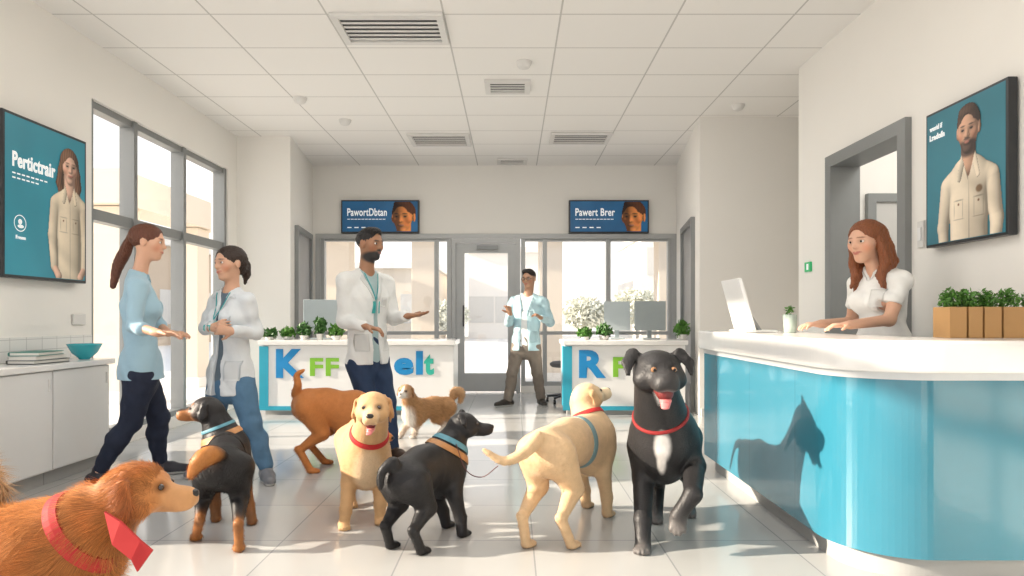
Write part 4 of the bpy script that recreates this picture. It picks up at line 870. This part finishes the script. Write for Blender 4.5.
dog(dict(label='large black dog with white chest walking forward, mouth open',wi=(664,406,3.30),ru=(672,414,3.85),head=(657,371,3.06),look=(.05,-1,.0),rc=.170,u=.102,col=(.018,.017,.018),leg=(.018,.017,.018),pawc=(.13,.12,.115),muz=(.035,.033,.034),lg=1.10,shw=.60,
  FR=(643,550),FL=(678,516,3.0,1),lift={'FL':((694,466,3.20),(693,494,3.0))},HR=(657,521),HL=(690,515),tail=[(676,425,4.05),(678,450,4.15)],tr=.022,ear='rose',mat=M_furb,open=1.25,ml=.58,jaw=1.2,mw=1.28,nk=.86,flat=1.0,eyem=mat('eye_amber',(.28,.13,.05),.08,coat=1),es=1.05,
  blobs=[('b',(-.05,1.05,-.05),(.22,.6,.42),(.60,.58,.56),.45),('b',(-.02,1.0,-.5),(.12,.5,.35),(.5,.48,.46),.5),('h',(0,1.5,-.85),(.42,.5,.22),(.20,.19,.185),.7)],collar=[(.34,.007,mat('collar_dark_red',(.28,.015,.015),.6))],h=.0065,fur=(22000,.006,.0007)))
top(MB().tube(spline([W(456,444,3.30),W(466,470,3.2),W(482,477,3.12),W(498,466,3.08)],30),.0025,6).mk('leash',mat('leash_dark',(.10,.03,.03),.6)),'thin dark leash hanging between two dogs','leash')
# ---------------------------------------------------------------- OUTSIDE
M_gr=mat('paving',(.72,.69,.64),.8,var=.05,nscale=.6); M_bld=mat('facade_beige',(.70,.61,.50),.8,var=.04,nscale=1); M_bld2=mat('facade_pale',(.80,.76,.70),.8,var=.04); M_win=mat('facade_glass',(.60,.58,.54),.4)  # building tones whitened to suggest haze in the distance
st(MB().box((-60,-10,-.25),(60,90,-.12)).mk('ground',M_gr))
def col_(x,y,lab='beige square column outside the windows'):
    o=top(empty('column',(x,y,-.12)),lab,'column','columns outside'); MB().box((x-.22,y-.22,-.12),(x+.22,y+.22,2.62)).mk('shaft',M_bld,parent=o,bevel=.01); MB().box((x-.27,y-.27,-.119),(x+.27,y+.27,.05)).mk('base',M_bld2,parent=o)
for x in (-3.25,-1.65,.72,2.95): col_(x,12.6)
top(MB().box((-5,12.2,2.63),(5.5,13.0,3.1)).mk('canopy_beam',M_bld),'beige horizontal beam of the entrance canopy outside','beam')
col_(-5.6,9.4); col_(-5.6,11.6)
top(MB().box((-5.9,9.0,2.63),(-5.3,12.19,3.1)).mk('canopy_beam',M_bld),'beige canopy beam beyond the side windows','beam')
def building(x0,x1,y0,y1,h,m,lab,nx,nzr,face='y'):
    o=top(empty('building',((x0+x1)/2,(y0+y1)/2,-.12)),lab,'building'); MB().box((x0,y0,-.12),(x1,y1,h)).mk('facade',m,parent=o)
    MB().box((x0-.2,y0-.2,h),(x1+.2,y1+.2,h+.3)).mk('roof_edge',M_bld2,parent=o)
    for i in range(nx):
        for j in range(nzr):
            zz=.8+j*2.6
            if face=='y':
                xx=x0+(x1-x0)*(i+.5)/nx; MB().box((xx-.7,y0-.03,zz),(xx+.7,y0,zz+1.5)).mk('window',M_win,parent=o)
            else:
                yy=y0+(y1-y0)*(i+.5)/nx; MB().box((x1,yy-.7,zz),(x1+.03,yy+.7,zz+1.5)).mk('window',M_win,parent=o)
building(-14,-4,34,42,3.6,M_bld,'low beige building across the street',5,1); building(-2.5,2.0,38,44,4.8,M_bld2,'pale building facing the entrance door',3,1); building(7,15,36,44,5.4,M_bld2,'pale two storey building across the street',4,2)
building(-24,-15,14,34,4.2,mat('facade_tan',(.52,.41,.30),.8,var=.05),'beige building seen through side windows',6,1,'x')
M_tl=mat('tree_leaf_haze',(.68,.68,.58),.8,var=.08,nscale=3)  # leaf colour lightened to stand in for outdoor haze
for i,(x,y,h) in enumerate(((3.6,33,2.2),(6.4,34,2.7),(-3.2,33,2.0),(-12.5,19,3.0))):
    o=top(empty('tree',(x,y,-.12)),'pale leafy street tree outside','tree','street trees'); MB().tube([(x,y,-.12),(x+.05,y,h*.5),(x,y,h*.75)],[.10,.08,.05]).mk('trunk',mat('bark',(.55,.5,.44),.9),parent=o)
    leaves('foliage',(x,y,h*.60),(h*.55,h*.40,h*.38),2200,.13,M_tl,parent=o,seed=40+i)
# ---------------------------------------------------------------- LIGHT & CAMERA
wd=bpy.data.worlds.new('World'); scene.world=wd; wd.use_nodes=True; nt=wd.node_tree; bg=nt.nodes['Background']
tc=nt.nodes.new('ShaderNodeTexCoord'); sp=nt.nodes.new('ShaderNodeSeparateXYZ'); cr=nt.nodes.new('ShaderNodeValToRGB'); nt.links.new(tc.outputs['Generated'],sp.inputs[0]); nt.links.new(sp.outputs[2],cr.inputs[0])
cr.color_ramp.elements[0].color=(1,.955,.885,1); cr.color_ramp.elements[1].color=(.72,.82,1,1); cr.color_ramp.elements[1].position=.8; nt.links.new(cr.outputs[0],bg.inputs[0]); bg.inputs[1].default_value=1.25
def light(name,t,loc,e,**k):
    l=bpy.data.lights.new(name,t); l.energy=e
    for a,b in k.items(): setattr(l,a,b)
    o=bpy.data.objects.new(name,l); link(o); o.location=loc; return o
from mathutils import Vector
s=light('sun','SUN',(-10,0,8),9.5,angle=.018,color=(1,.875,.72)); s.rotation_euler=Vector((1,.10,-.38)).to_track_quat('-Z','Y').to_euler()
for loc in ((-.4,3.2,3.1),(-.2,6.4,3.1),(3.4,4.2,3.1)):  # soft fills added under the ceiling to brighten the rooms, no fixtures there
    light('fill_light','AREA',loc,26,shape='RECTANGLE',size=2.2 if loc[0]<3 else .8,size_y=1.4,color=(1,.97,.92))
cam=bpy.data.cameras.new('camera'); co=bpy.data.objects.new('camera',cam); link(co); co.location=(0,0,CH); co.rotation_euler=(math.pi/2,0,0)
cam.sensor_width=36; cam.lens=36*FP/1024; cam.shift_y=30/1024; cam.clip_start=.05; scene.camera=co
for o in bpy.data.objects:
    if '_o' in o: del o['_o']
